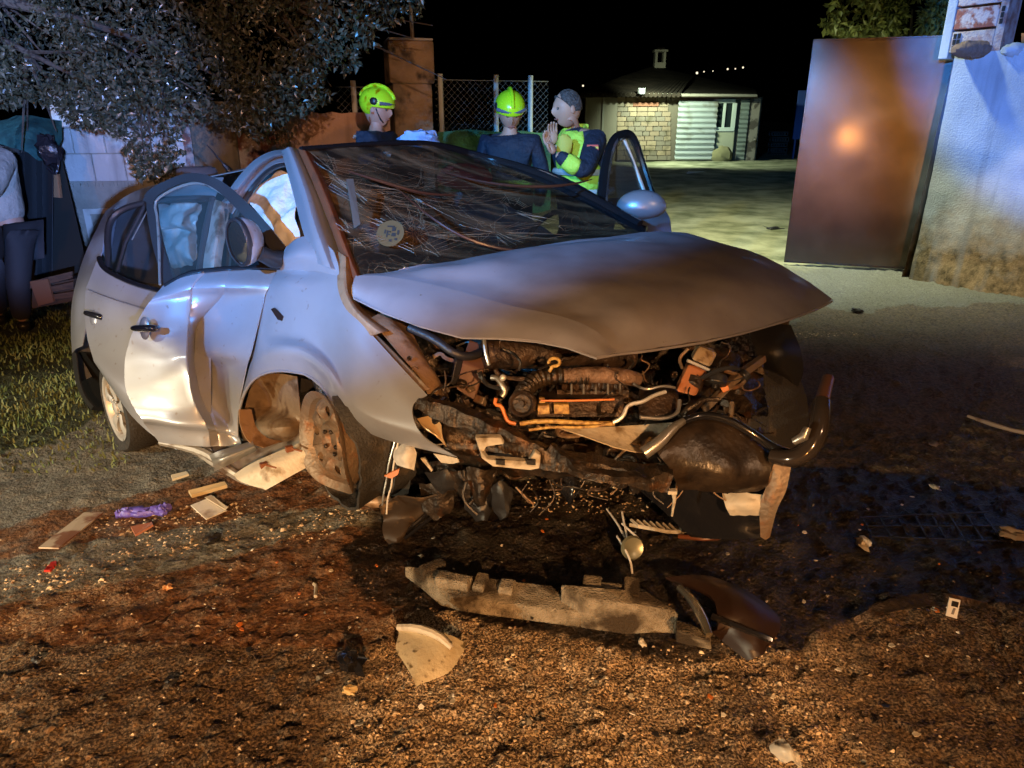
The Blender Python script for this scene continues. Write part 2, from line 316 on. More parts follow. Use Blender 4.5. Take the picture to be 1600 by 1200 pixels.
def ground_mat():
    m = bpy.data.materials.new('dirt_asphalt'); m.use_nodes = True; t = m.node_tree; N = t.nodes; K = t.links; b = N['Principled BSDF']
    tc = N.new('ShaderNodeTexCoord')
    def nz(sc, dt=8., rg=.6):
        n = N.new('ShaderNodeTexNoise'); n.inputs['Scale'].default_value = sc; n.inputs['Detail'].default_value = dt; n.inputs['Roughness'].default_value = rg; K.new(tc.outputs['Object'], n.inputs['Vector']); return n.outputs[0]
    def mr(src, a, c, lo=0., hi=1.):
        r = N.new('ShaderNodeMapRange'); r.inputs[1].default_value = a; r.inputs[2].default_value = c; r.inputs[3].default_value = lo; r.inputs[4].default_value = hi; K.new(src, r.inputs[0]); return r.outputs[0]
    def mx(f, a, c):
        x = N.new('ShaderNodeMix'); x.data_type = 'RGBA'
        if isinstance(f, float): x.inputs[0].default_value = f
        else: K.new(f, x.inputs[0])
        for i, q in ((6, a), (7, c)):
            if isinstance(q, tuple): x.inputs[i].default_value = (*q, 1)
            else: K.new(q, x.inputs[i])
        return x.outputs[2]
    def at(n): a = N.new('ShaderNodeAttribute'); a.attribute_name = n; return a.outputs['Fac']
    def mul(a, c):
        x = N.new('ShaderNodeMath'); x.operation = 'MULTIPLY'
        for i, q in ((0, a), (1, c)):
            if isinstance(q, float): x.inputs[i].default_value = q
            else: K.new(q, x.inputs[i])
        return x.outputs[0]
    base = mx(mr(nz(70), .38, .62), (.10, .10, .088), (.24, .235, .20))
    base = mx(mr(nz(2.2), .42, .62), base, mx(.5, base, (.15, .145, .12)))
    amber_soil = mx(mr(nz(55), .40, .60), (.085, .036, .015), (.24, .12, .055))
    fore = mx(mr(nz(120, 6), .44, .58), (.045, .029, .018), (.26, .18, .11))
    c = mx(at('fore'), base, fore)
    c = mx(mul(at('red'), mr(nz(9), .34, .52, .45, 1.)), c, amber_soil)
    c = mx(mul(at('dark_right'), .75), c, mx(mr(nz(50), .4, .65), (.06, .042, .03), (.20, .14, .095)))
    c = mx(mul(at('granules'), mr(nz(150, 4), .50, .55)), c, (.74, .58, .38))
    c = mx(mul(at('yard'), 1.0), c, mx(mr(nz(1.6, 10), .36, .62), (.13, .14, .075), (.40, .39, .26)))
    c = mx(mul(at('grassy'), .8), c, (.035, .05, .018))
    wet = mul(at('oil'), mr(nz(5, 8), .36, .54, .80, 1.))  # mask covers the spill and the painted shadow beside it
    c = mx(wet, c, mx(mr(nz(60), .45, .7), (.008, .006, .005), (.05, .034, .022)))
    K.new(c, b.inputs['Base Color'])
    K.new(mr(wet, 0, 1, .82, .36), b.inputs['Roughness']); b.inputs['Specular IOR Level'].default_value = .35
    v = N.new('ShaderNodeTexVoronoi'); v.inputs['Scale'].default_value = 75; K.new(tc.outputs['Object'], v.inputs['Vector'])
    bp = N.new('ShaderNodeBump'); bp.inputs['Strength'].default_value = .9; bp.inputs['Distance'].default_value = .012
    s = N.new('ShaderNodeMath'); s.operation = 'ADD'; K.new(nz(110, 8, .7), s.inputs[0]); K.new(mul(v.outputs['Distance'], -.6), s.inputs[1]); K.new(s.outputs[0], bp.inputs['Height']); K.new(bp.outputs[0], b.inputs['Normal'])
    return m
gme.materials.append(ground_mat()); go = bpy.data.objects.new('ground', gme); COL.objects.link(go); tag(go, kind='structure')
# loose gravel and absorbent granules
def scatter_stones(name, P, size, m, label, flat=.6):
    base = np.array([(1, 0, 0), (-.5, .87, 0), (-.5, -.87, 0), (.1, .1, 1), (.3, -.6, .55), (-.6, .2, .6)], float)
    fc = np.array([(0, 1, 3), (1, 2, 5), (1, 5, 3), (2, 0, 4), (0, 3, 4), (4, 3, 5), (2, 4, 5)])
    n = len(P); a = RNG.uniform(0, 6.28, n); ca, sa = np.cos(a), np.sin(a); sc = size*RNG.lognormal(0, .30, n)
    B = base[None]*(1+RNG.uniform(-.3, .3, (n, 6, 3))); B = B*sc[:, None, None]; B[..., 2] *= flat
    X = B[..., 0]*ca[:, None]-B[..., 1]*sa[:, None]; Y = B[..., 0]*sa[:, None]+B[..., 1]*ca[:, None]
    Vv = np.stack([X+P[:, :1], Y+P[:, 1:2], B[..., 2]+P[:, 2:3]], -1).reshape(-1, 3); Fc = (fc[None]+(np.arange(n)*6)[:, None, None]).reshape(-1, 3)
    return tag(new_obj(name, Vv.tolist(), Fc.tolist(), m, None, False), label, None, None, 'stuff')
def gz_np(x, y): 
    r = (fnoise(x, y, 2.0, 3, 1)-.5)*.035+(fnoise(x, y, 14, 4, 5)-.5)*.020+np.maximum(0, fnoise(x, y, 38, 2, 9)-.50)*.055
    return gheight(x, y)+r-.006
def spots(n, box, keep):
    x = RNG.uniform(box[0], box[1], n); y = box[2]+(box[3]-box[2])*RNG.uniform(0, 1, n)**1.6
    k = keep(x, y); x, y = x[k], y[k]; return np.stack([x, y, gz_np(x, y)-.002], 1)
def fore_keep(x, y):
    a, b_ = px_of(np.stack([x, y, 0*x], 1)); w = (fnoise(x, y, 1.3, 3, 44)-.44)*9
    return (RNG.uniform(0, 1, len(x)) < np.clip(w, .10, 1)*np.clip((b_-870)/90, .03, 1)*np.where((b_ > 840) | (a < 300), 1, .35)) & (b_ < 1260) & ~(inpoly(a, b_, OIL2) & (RNG.uniform(0, 1, len(x)) < .6)) & ~((b_ < 1010) & (b_ > 760) & (a > 560))
gr_cream = mat('absorbent_granules', (.74, .60, .42), .85, col2=(.36, .25, .15), scale=30)
gr_grey = mat('grey_gravel', (.20, .19, .16), .85, col2=(.08, .07, .06), scale=20)
scatter_stones('absorbent_granules', spots(60000, (-2.8, 2.8, .75, 3.0), fore_keep), .0046, gr_cream, 'pale absorbent granules scattered over the foreground')
def grit_keep(x, y):
    a, b_ = px_of(np.stack([x, y, 0*x], 1)); return (b_ > 860+RNG.normal(0, 40, len(x))) & ~(inpoly(a, b_, OIL_SHADE) & (RNG.uniform(0, 1, len(x)) < .85)) & ~(inpoly(a, b_, OIL2) & (RNG.uniform(0, 1, len(x)) < .7))
gr_brown = mat('brown_grit', (.26, .17, .10), .85, col2=(.11, .07, .045), scale=25)
scatter_stones('brown_grit', spots(42000, (-2.9, 2.9, .75, 3.4), grit_keep), .0050, gr_brown, 'brown grit covering the foreground')
scatter_stones('gravel', spots(9000, (-3.6, 4.5, .8, 6.0), lambda x, y: RNG.uniform(0, 1, len(x)) < np.clip((fnoise(x, y, 1.1, 3, 61)-.35)*3, .08, 1)*np.where(inpoly(*px_of(np.stack([x, y, 0*x], 1)), OIL_SHADE), .12, 1)), .0060, gr_grey, 'loose grey gravel on the track')
def trail_keep(x, y):
    a, b_ = px_of(np.stack([x, y, 0*x], 1))
    k1 = np.abs(b_-(905-.19*a+12*np.sin(a/60))) < 14+10*np.sin(a/35.)   # crumbs along the edge of the reddish band
    k2 = (np.abs(b_-(822-.13*(a-180))) < 16) & (a > 150) & (a < 420)
    k3 = (a > 820) & (a < 1020) & (b_ > 735) & (b_ < 800) & (RNG.uniform(0, 1, len(x)) < .8)
    k4 = (a > 1180) & (a < 1260) & (b_ > 620) & (b_ < 680)
    k5 = (a > 1240) & (a < 1390) & (np.abs(b_-(523-.06*(a-1240))) < 7)
    return (k1 & (a < 640)) | k2 | k3 | k4 | k5
scatter_stones('glass_crumbs', spots(60000, (-2.9, 2.6, 1.6, 5.2), trail_keep), .0058, gr_cream, 'pale crumbs lying along the edges of the spill')
# ============================================================ GRASS
def grass_patch(n, keep, box, hgt, name, m, label):
    x = RNG.uniform(box[0], box[1], n); y = RNG.uniform(box[2], box[3], n); k = keep(x, y); x, y = x[k], y[k]; n = len(x); z = gz_np(x, y)
    a = RNG.uniform(0, 6.28, n); h = hgt*RNG.lognormal(0, .35, n); w = .004+h*.03; bx = np.cos(a)*w; by = np.sin(a)*w; lx = RNG.normal(0, .4, n)*h; ly = RNG.normal(0, .4, n)*h
    Vv = np.stack([np.stack([x-bx, y-by, z], 1), np.stack([x+bx, y+by, z], 1), np.stack([x+lx*.4+bx*.7, y+ly*.4+by*.7, z+h*.6], 1), np.stack([x+lx*.4-bx*.7, y+ly*.4-by*.7, z+h*.6], 1), np.stack([x+lx, y+ly, z+h*.95], 1)], 1).reshape(-1, 3)
    b0 = (np.arange(n)*5)[:, None]; Fc = np.concatenate([b0+np.array([[0, 1, 2]]), b0+np.array([[0, 2, 3]]), b0+np.array([[3, 2, 4]])])
    return tag(new_obj(name, Vv.tolist(), Fc.tolist(), m, None, False), label, None, None, 'stuff')
grass_m = mat('grass_blades', (.11, .16, .05), .7, col2=(.20, .22, .09), scale=4)
def gk(x, y):
    a, b_ = px_of(np.stack([x, y, 0*x], 1)); w = (fnoise(x, y, 2, 3, 12)-.5)*90
    return inpoly(a+w, b_+w*.5, GRASS) & (RNG.uniform(0, 1, len(x)) < np.clip((fnoise(x, y, 2.5, 2, 77)-.3)*3, .15, 1))
grass_patch(50000, gk, (-6.5, -2.0, 2.4, 7), .026, 'grass', grass_m, 'short green grass growing at the left edge of the track')
def gk2(x, y):
    a, b_ = px_of(np.stack([x, y, 0*x], 1)); return (a < 210) & (b_ > 640) & (b_ < 740) & (RNG.uniform(0, 1, len(x)) < .45)
grass_patch(9000, gk2, (-4, -1.8, 2.2, 4), .02, 'moss', grass_m, 'sparse moss and weeds on the verge behind the rear wheel')
# ============================================================ CRASHED CAR
car = thing('crashed_car', (-.6, 3.6, 0), 'crashed silver hatchback with torn-off front, buckled bonnet, shattered windscreen and open doors', 'car')
def P_(name, rows, m=paint, n=5, k=5, solid=.004, parent=car, fn=None, label=None):
    return MB().patch([L(r) for r in rows], n, k, fn).build(name, m, parent, solid=solid, label=label)
# --- rear door
rd = P_('rear_door', [
 [(152, 408, 3.50), (178, 432, 3.42), (215, 446, 3.34), (262, 455, 3.25), (330, 455, 3.13)],
 [(136, 450, 3.54), (165, 462, 3.42), (205, 474, 3.31), (262, 488, 3.20), (330, 490, 3.08)],
 [(135, 455, 3.50), (165, 468, 3.38), (205, 481, 3.28), (262, 496, 3.17), (330, 500, 3.06)],
 [(134, 495, 3.50), (160, 510, 3.39), (200, 520, 3.28), (262, 535, 3.15), (330, 540, 3.05)],
 [(138, 530, 3.44), (165, 550, 3.33), (205, 565, 3.23), (262, 585, 3.12), (330, 590, 3.05)],
 [(147, 561, 3.36), (172, 590, 3.24), (205, 618, 3.16), (262, 645, 3.10), (330, 650, 3.06)],
 [(149, 566, 3.37), (182, 615, 3.25), (215, 658, 3.17), (262, 692, 3.12), (330, 700, 3.12)]])
def handle(px, py, z, ang, parent):
    c = W(px, py, z); d = (W(px+40*math.cos(ang), py+40*math.sin(ang), z-.05)-c).normalized(); n = (Vector((0, 0, HC))-c).normalized()
    M = Matrix((d, n.cross(d).normalized(), n)).transposed()
    cup = MB().ball(c-n*.004, (.030, .048, .014), 14, 8, M).build('handle_cup', mat('handle_cup_silver', (.30, .31, .33), .3, .6), parent)
    b = MB().tube([c-d*.062+n*.004, c-d*.05+n*.026, c+n*.034, c+d*.045+n*.028, c+d*.06+n*.004], [.012, .014, .015, .015, .013], 10, smooth=2)
    b.build('door_handle', black_gl, parent)
handle(149, 493, 3.43, .28, rd)
# belt moulding and rear window group
MB().tube(L([(155, 403, 3.50), (160, 418, 3.45), (178, 430, 3.38), (212, 445, 3.29), (262, 457, 3.19)]), .012, 8, smooth=2).build('window_moulding', black_gl, rd)
wf = MB()
wf.tube(L([(170, 420, 3.50), (167, 352, 3.60), (187, 327, 3.62), (237, 314, 3.60), (300, 310, 3.52), (333, 311, 3.45)]), .017, 8, smooth=2)
wf.tube(L([(184, 425, 3.46), (196, 380, 3.52), (222, 330, 3.56), (228, 318, 3.58)]), .010, 8)
wf.tube(L([(333, 311, 3.42), (322, 360, 3.36), (312, 425, 3.28)]), .018, 8)
wf.build('window_frame', black_pl, rd)
MB().patch([L([(186, 326, 3.63), (237, 314, 3.60), (331, 311, 3.45)]), L([(170, 420, 3.49), (215, 440, 3.38), (312, 450, 3.24)])], 4, 4).build('rear_window', side_glass, rd, solid=.004)
MB().tube(L([(206, 375, 3.50), (234, 322, 3.56)]), .003, 6).build('window_strip', steel, rd)
# --- rear quarter
P_('rear_quarter', [
 [(166, 330, 3.95), (165, 340, 3.85), (167, 352, 3.70)],
 [(133, 400, 3.92), (143, 402, 3.76), (157, 408, 3.58)],
 [(115, 465, 3.86), (122, 460, 3.70), (138, 450, 3.56)],
 [(112, 515, 3.80), (120, 512, 3.65), (136, 505, 3.52)],
 [(114, 552, 3.78), (120, 545, 3.66), (130, 541, 3.58)]], n=5)
P_('rear_bumper_corner', [[(113, 548, 3.80), (120, 552, 3.72)], [(118, 590, 3.78), (125, 592, 3.70)], [(128, 618, 3.74), (134, 618, 3.68)], [(143, 640, 3.70), (147, 634, 3.66)]], m=black_pl)
P_('wheel_arch_liner', [[(118, 548, 3.86), (200, 560, 3.82), (275, 620, 3.60)], [(120, 600, 3.9), (200, 600, 3.9), (285, 640, 3.7)], [(140, 640, 3.9), (210, 650, 3.9), (300, 680, 3.72)]], m=mat('arch_black', (.004, .004, .004), .9, spec=.1))
P_('roof_rail', [[(166, 330, 3.98), (205, 303, 4.05), (250, 288, 4.0), (300, 281, 3.85), (350, 278, 3.70)],
 [(160, 345, 3.86), (192, 317, 3.9), (245, 299, 3.84), (300, 293, 3.74), (345, 292, 3.60)],
 [(167, 352, 3.70), (188, 326, 3.70), (238, 313, 3.66), (300, 308, 3.56), (336, 309, 3.48)]])
# --- roof
roof_m = mat('roof_paint', (.30, .30, .32), .38, .45, coat=.5)
P_('roof', [[(455, 233, 3.22), (610, 225, 3.72), (735, 241, 4.1)], [(392, 262, 3.62), (520, 232, 4.1), (680, 230, 4.6)], [(300, 281, 3.95), (430, 255, 4.4), (600, 236, 5.0)], [(205, 303, 4.15), (340, 278, 4.6), (520, 250, 5.3)]], m=roof_m)
an = MB(); an.tube(L([(360, 268, 4.50), (349, 256, 4.46)]), [.022, .011], 10); an.tube(L([(350, 257, 4.46), (323, 226, 4.35)]), [.007, .004], 8); an.build('antenna', black_pl, car)
P_('tailgate', [[(205, 303, 4.15), (340, 278, 4.6), (520, 250, 5.3)], [(133, 400, 3.98), (300, 330, 4.7), (520, 300, 5.5)], [(112, 515, 3.85), (300, 420, 4.6), (520, 390, 5.5)], [(118, 600, 3.8), (300, 520, 4.6), (520, 470, 5.5)]])
P_('far_side_panel', [[(760, 300, 4.35), (700, 300, 4.8), (600, 300, 5.2), (520, 300, 5.5)], [(900, 400, 4.0), (760, 400, 4.6), (640, 400, 5.1), (520, 390, 5.5)], [(900, 520, 4.0), (760, 500, 4.6), (640, 490, 5.1), (520, 470, 5.5)]])
# right roof rail over the front door, in folds
P_('door_aperture_rail', [[(460, 233, 3.20), (425, 236, 3.30), (395, 252, 3.42), (368, 282, 3.50), (345, 318, 3.46)],
 [(452, 240, 3.13), (424, 245, 3.22), (399, 262, 3.34), (375, 290, 3.42), (352, 324, 3.40)],
 [(450, 244, 3.22), (425, 250, 3.30), (403, 267, 3.42), (379, 297, 3.48), (356, 330, 3.44)],
 [(447, 252, 3.15), (426, 257, 3.24), (408, 272, 3.35), (385, 300, 3.42), (362, 334, 3.38)]], n=4)
MB().tube(L([(446, 256, 3.20), (426, 262, 3.28), (405, 280, 3.38), (384, 308, 3.42), (362, 345, 3.40), (356, 420, 3.30)]), .012, 8, smooth=2).build('door_seal', black_pl, car)
# B pillar
P_('centre_pillar', [[(336, 312, 3.42), (347, 316, 3.36), (358, 326, 3.40)], [(328, 360, 3.34), (340, 362, 3.27), (352, 365, 3.32)], [(318, 425, 3.26), (331, 425, 3.18), (344, 425, 3.22)], [(318, 560, 3.2), (331, 560, 3.15), (344, 560, 3.2)]], m=paint_dirty)
MB().tube(L([(352, 328, 3.36), (344, 375, 3.30), (336, 425, 3.22)]), .012, 8).build('pillar_seal', black_pl, car)
# A pillar
ap = P_('front_pillar', [[(441, 236, 3.20), (452, 231, 3.12), (466, 234, 3.20)], [(447, 258, 3.14), (462, 256, 3.05), (480, 262, 3.14)], [(460, 305, 3.02), (478, 302, 2.93), (497, 305, 3.02)],
 [(470, 345, 2.93), (490, 345, 2.84), (512, 348, 2.93)], [(480, 378, 2.86), (503, 382, 2.77), (527, 388, 2.86)], [(494, 410, 2.80), (517, 420, 2.71), (541, 430, 2.79)]])
P_('pillar_trim', [[(466, 232, 3.17), (476, 236, 3.13), (485, 240, 3.2)], [(490, 285, 3.04), (501, 288, 3.0), (510, 292, 3.07)], [(516, 350, 2.90), (526, 352, 2.86), (536, 356, 2.93)], [(534, 400, 2.80), (545, 402, 2.76), (553, 404, 2.83)], [(548, 436, 2.74), (560, 438, 2.70), (568, 440, 2.78)]], m=brown_pl)
# rusty edge running down from the pillar base
P_('torn_wing_edge', [[(527, 392, 2.80), (540, 402, 2.74), (548, 420, 2.78)], [(528, 425, 2.72), (540, 432, 2.68), (552, 440, 2.74)], [(530, 455, 2.66), (544, 462, 2.62), (556, 470, 2.70)], [(545, 488, 2.60), (562, 490, 2.57), (575, 492, 2.66)], [(580, 525, 2.54), (598, 520, 2.52), (612, 518, 2.6)]], m=prime)
P_('exposed_insulation', [[(541, 440, 2.70), (549, 446, 2.70)], [(546, 458, 2.66), (555, 464, 2.66)], [(549, 474, 2.63), (553, 478, 2.63)]], m=airbag_m)
# --- front door (ajar)
def crumple(p, u, v): return p+Vector((0, -1, 0))*(.006*fbm(p*7))
fd_rows = [
 [(256, 447, 3.06), (285, 429, 3.05), (320, 424, 3.04), (360, 423, 3.02), (400, 423, 2.99), (433, 424, 2.97)],
 [(240, 466, 3.00), (275, 455, 2.98), (300, 447, 2.98), (350, 446, 2.95), (390, 446, 2.93), (422, 446, 2.92)],
 [(230, 478, 3.00), (268, 470, 2.99), (297, 464, 3.00), (348, 463, 3.00), (385, 463, 2.96), (414, 464, 2.93)],
 [(212, 510, 2.99), (258, 510, 2.97), (292, 505, 2.97), (312, 505, 3.08), (350, 500, 3.01), (404, 508, 2.91)],
 [(200, 545, 2.98), (252, 548, 2.96), (290, 545, 2.94), (306, 545, 3.08), (345, 548, 2.98), (393, 552, 2.90)],
 [(196, 570, 2.98), (250, 575, 2.95), (290, 570, 2.93), (308, 572, 3.10), (352, 575, 3.06), (386, 575, 2.93)],
 [(197, 606, 2.98), (252, 612, 2.95), (296, 612, 2.94), (316, 612, 3.09), (350, 615, 3.08), (378, 615, 2.97)],
 [(210, 635, 2.98), (262, 640, 2.95), (306, 640, 2.95), (328, 645, 3.06), (352, 650, 3.08), (373, 650, 3.00)],
 [(224, 656, 2.97), (272, 662, 2.94), (318, 666, 2.95), (338, 668, 3.02), (358, 672, 3.05), (373, 678, 3.03)],
 [(228, 662, 3.01), (276, 670, 2.98), (322, 675, 2.99), (342, 677, 3.04), (360, 680, 3.07), (375, 684, 3.06)],
 [(250, 690, 3.04), (285, 694, 3.01), (325, 697, 3.01), (345, 697, 3.04), (362, 697, 3.06), (378, 696, 3.08)]]
for r_ in fd_rows: a_, b_ = r_[2], r_[3]; r_.insert(3, (a_[0]+2.5, a_[1]+.1*(b_[1]-a_[1]), a_[2]+.01)); r_.insert(3+1, (b_[0]-3, b_[1], b_[2]-.002))
fd = P_('front_door', fd_rows, n=5, k=4, fn=crumple)
handle(226, 513, 2.93, 0.0, fd)
# loose bright dented flap near the wing
dfr = MB()
dfr.patch([L([(228, 312, 3.28), (238, 297, 3.25), (268, 282, 3.2), (300, 273, 3.15), (330, 277, 3.1), (357, 291, 3.07), (388, 318, 3.03), (420, 352, 3.0), (449, 388, 2.97)]),
           L([(244, 318, 3.27), (250, 307, 3.24), (276, 292, 3.19), (303, 286, 3.14), (325, 290, 3.1), (346, 303, 3.07), (374, 330, 3.03), (402, 362, 3.0), (436, 404, 2.97)])], 3, 5)
dfr.patch([L([(228, 312, 3.28), (231, 345, 3.22), (240, 390, 3.15), (256, 447, 3.06)]), L([(244, 314, 3.27), (247, 345, 3.22), (257, 390, 3.15), (272, 438, 3.05)])], 3, 4)
fr = dfr.build('window_frame', black_pl, fd, solid=.02)
MB().tube(L([(250, 445, 3.05), (247, 345, 3.19), (241, 318, 3.25), (251, 306, 3.22), (280, 291, 3.16), (306, 285, 3.12), (328, 290, 3.08), (350, 304, 3.05)]), .006, 8, smooth=1).build('window_seal', steel, fd)
P_('door_glass', [[(246, 316, 3.25), (306, 288, 3.14), (350, 306, 3.07), (400, 362, 3.0)], [(270, 437, 3.06), (300, 428, 3.05), (330, 424, 3.04), (380, 423, 3.0)]], m=glass('clear_door_glass', (.10, .16, .17), .06), parent=fd, solid=.003)
P_('window_corner_trim', [[(390, 318, 3.02), (405, 335, 3.0), (445, 384, 2.96)], [(385, 350, 3.02), (405, 370, 3.0), (446, 400, 2.96)], [(375, 420, 3.02), (405, 421, 3.0), (440, 421, 2.97)]], m=black_gl, parent=fd)
# belt trim on the door
MB().tube(L([(258, 447, 3.04), (290, 428, 3.03), (330, 421, 3.02), (400, 417, 2.98), (445, 419, 2.94)]), .010, 8, smooth=1).build('belt_trim', black_gl, fd)
# door mirror
def mirror(c, R3, facing, s, parent, name):
    M = frame(facing); c = Vector(c)
    def sh(d, q):
        return Vector((q.x*(1-.12*d.y), q.y*(1+.08*d.x), q.z if d.z < 0 else q.z*.14))
    ho = MB().ball(c, (R3[0], R3[1], R3[2]), 24, 14, M, sh).build(name, paint, parent)
    g = MB().ball(c+M@Vector((0, 0, .012)), (R3[0]*.86, R3[1]*.86, .006), 20, 6, M).build('mirror_glass', mirror_m, ho)
    r = MB().lathe(c+M@Vector((0, 0, .008)), M@Matrix.Diagonal((R3[0], R3[1], 1)), [(1.01, -.012), (1.02, .006), (.96, .012), (.88, .010)], 28).build('mirror_rim', black_pl, ho)
    return ho
mirror(W(376, 378, 2.80), (.066, .095, .10), (-.50, -.80, -.05), 1, fd, 'door_mirror')
MB().tube(L([(405, 395, 2.83), (425, 405, 2.88), (438, 405, 2.95)]), [.03, .035, .04], 10).build('mirror_arm', black_pl, fd)
# --- front wing
P_('wing_corner', [[(447, 388, 2.95), (468, 372, 2.90), (497, 372, 2.84), (522, 392, 2.76)], [(441, 405, 2.91), (468, 397, 2.83), (502, 398, 2.78), (530, 415, 2.72)], [(433, 422, 2.96), (466, 423, 2.88), (500, 425, 2.78), (531, 432, 2.70)]])
fw = P_('front_wing', [
 [(434, 423, 2.96), (466, 423, 2.88), (500, 425, 2.79), (531, 432, 2.70), (534, 465, 2.64), (560, 500, 2.57), (590, 533, 2.53), (628, 575, 2.47), (668, 618, 2.41)],
 [(424, 443, 2.92), (448, 446, 2.84), (476, 457, 2.77), (503, 472, 2.70), (528, 500, 2.62), (552, 528, 2.56), (580, 560, 2.51), (612, 600, 2.45), (647, 632, 2.40)],
 [(414, 468, 2.94), (436, 478, 2.87), (462, 488, 2.80), (488, 502, 2.73), (516, 530, 2.65), (540, 560, 2.58), (562, 592, 2.52), (595, 625, 2.46), (647, 655, 2.39)],
 [(406, 505, 2.93), (420, 520, 2.86), (448, 525, 2.80), (480, 532, 2.73), (508, 555, 2.66), (530, 585, 2.59), (550, 618, 2.52), (586, 648, 2.46), (658, 676, 2.38)],
 [(402, 530, 2.92), (414, 545, 2.82), (440, 543, 2.74), (474, 549, 2.67), (502, 568, 2.61), (524, 594, 2.57), (546, 630, 2.53), (584, 656, 2.47), (672, 689, 2.38)],
 [(392, 570, 2.94), (404, 568, 2.86), (436, 564, 2.78), (478, 570, 2.70), (504, 590, 2.65), (520, 612, 2.60), (540, 642, 2.56), (590, 672, 2.50), (694, 702, 2.37)],
 [(374, 640, 2.98), (393, 595, 2.88), (436, 579, 2.80), (482, 586, 2.72), (508, 608, 2.66), (522, 637, 2.60), (552, 660, 2.57), (602, 685, 2.52), (716, 714, 2.34)]], n=5, k=5)
MB().tube(L([(374, 640, 2.975), (380, 618, 2.93), (393, 595, 2.875), (412, 583, 2.835), (436, 579, 2.795), (460, 581, 2.755), (482, 586, 2.715), (508, 608, 2.655), (522, 637, 2.595)]), .006, 8, smooth=1).build('arch_lip', paint, fw)
rp = MB(); rp.slab(L([(425, 482, 2.875), (430, 480, 2.87), (446, 494, 2.84), (444, 501, 2.84), (436, 499, 2.85)]), (-.004, -.010, .0)); rp.build('side_repeater', amber_gl, fw, bevel=.003)
# torn arch interior
P_('dented_inner_arch', [[(395, 590, 3.02), (430, 583, 3.0), (465, 588, 2.98)], [(382, 640, 3.12), (425, 635, 3.15), (470, 640, 3.0)], [(378, 675, 3.12), (440, 668, 2.98), (472, 665, 3.05)], [(390, 700, 3.14), (440, 700, 3.1), (468, 690, 3.1)]], m=mat('arch_sheet', (.17, .12, .075), .5, .2, stain=(.07, .04, .02), sscale=12, bump=.3, bscale=30))
P_('arch_flange', [[(373, 640, 2.93), (392, 640, 2.98)], [(375, 665, 2.92), (400, 668, 2.97)], [(388, 690, 2.92), (418, 685, 2.98)], [(412, 700, 2.93), (440, 690, 2.99)]], m=prime)
st = MB(); st.tube(L([(498, 585, 3.0), (512, 630, 3.02), (530, 690, 3.04)]), [.035, .03, .035], 10); st.build('suspension_strut', dark_metal, car)
P_('arch_splash_shield', [[(470, 590, 3.05), (500, 600, 3.1), (530, 640, 3.05)], [(468, 640, 3.1), (500, 660, 3.15), (560, 690, 3.1)], [(470, 700, 3.12), (510, 740, 3.15), (600, 740, 3.1)]], m=black_pl)
# --- rear wheel
def wheel_frame(n): return frame(n)
rw = W(180, 641, 3.40); ax = Vector((-.72, -.69, .02)).normalized(); Mr = wheel_frame(ax)
rwc = rw-ax*.07; rwc.z = .212
def flat(r, h, a):                                  # flat tyre: squash on the ground
    return r, h
ty = MB(); prof = [(.150, .062), (.180, .078), (.205, .072), (.218, .045), (.220, 0), (.218, -.045), (.205, -.075), (.15, -.07)]; WS = .77
vs0 = len(ty.v); ty.lathe(rwc, Mr, prof, 48)
ty.v = [(x, y, z) if z > .03 else (x+ax.x*.03*(1-z/.03), y+ax.y*.03*(1-z/.03), max(z, .004)) for x, y, z in ty.v]
wh = thing('rear_wheel', rwc, None, None); wh.parent = car; wh.location = rwc-car.location
ty.build('tyre', rubber, wh)
Mr = Mr*WS; rm = MB(); rm.lathe(rwc, Mr, [(.205, .088), (.212, .096), (.20, .092), (.188, .07), (.18, .0)], 40); rm.build('rim', alloy, wh)
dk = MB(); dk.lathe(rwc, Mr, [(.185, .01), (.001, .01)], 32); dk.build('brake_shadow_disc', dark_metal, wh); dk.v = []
for i in range(5):
    a = 2*math.pi*i/5+.35; sp = MB()
    def pt(r, da, h): return rwc+Mr@Vector((r*math.cos(a+da), r*math.sin(a+da), h))
    sp.patch([[pt(.19, -.30, .082), pt(.19, 0, .086), pt(.19, .30, .082)], [pt(.13, -.24, .085), pt(.13, 0, .098), pt(.13, .24, .085)], [pt(.075, -.34, .075), pt(.075, 0, .088), pt(.075, .34, .075)], [pt(.035, -.62, .078), pt(.035, 0, .082), pt(.035, .62, .078)]], 3, 3)
    sp.build('spoke', alloy, wh, solid=.02)
hb = MB(); hb.lathe(rwc, Mr, [(.04, .06), (.04, .09), (.028, .098), (.001, .098)], 20); hb.build('hub_cap', alloy, wh)
for i in range(5):
    a = 2*math.pi*(i+.5)/5+.35; MB().ball(rwc+Mr@Vector((.055*math.cos(a), .055*math.sin(a), .082)), .008, 8, 6).build('wheel_nut', steel, wh)
# --- front wheel: bent steel rim
fwc = W(532, 686, 2.74); axf = Vector((-.777, -.628, -.044)).normalized(); Mf = frame(axf)
fwh = thing('front_wheel', fwc, None, None); fwh.parent = car; fwh.location = fwc-car.location
def bent(r, h, a):
    k = .016*math.sin(a*2+.8)*(r/.2)**2+.012*math.sin(a*3+2)*(r/.2)
    return r*.93*(1+.035*math.sin(a*2+1.2)+.012*math.sin(a*5)), h+k
fr_ = MB(); fr_.lathe(fwc, Mf, [(.232, -.13), (.222, -.10), (.195, -.09), (.19, .0), (.20, .045), (.228, .06), (.232, .068), (.222, .066), (.196, .05), (.186, .02)], 56, bent)
fr_.build('rim', steel_rust, fwh, solid=.004)
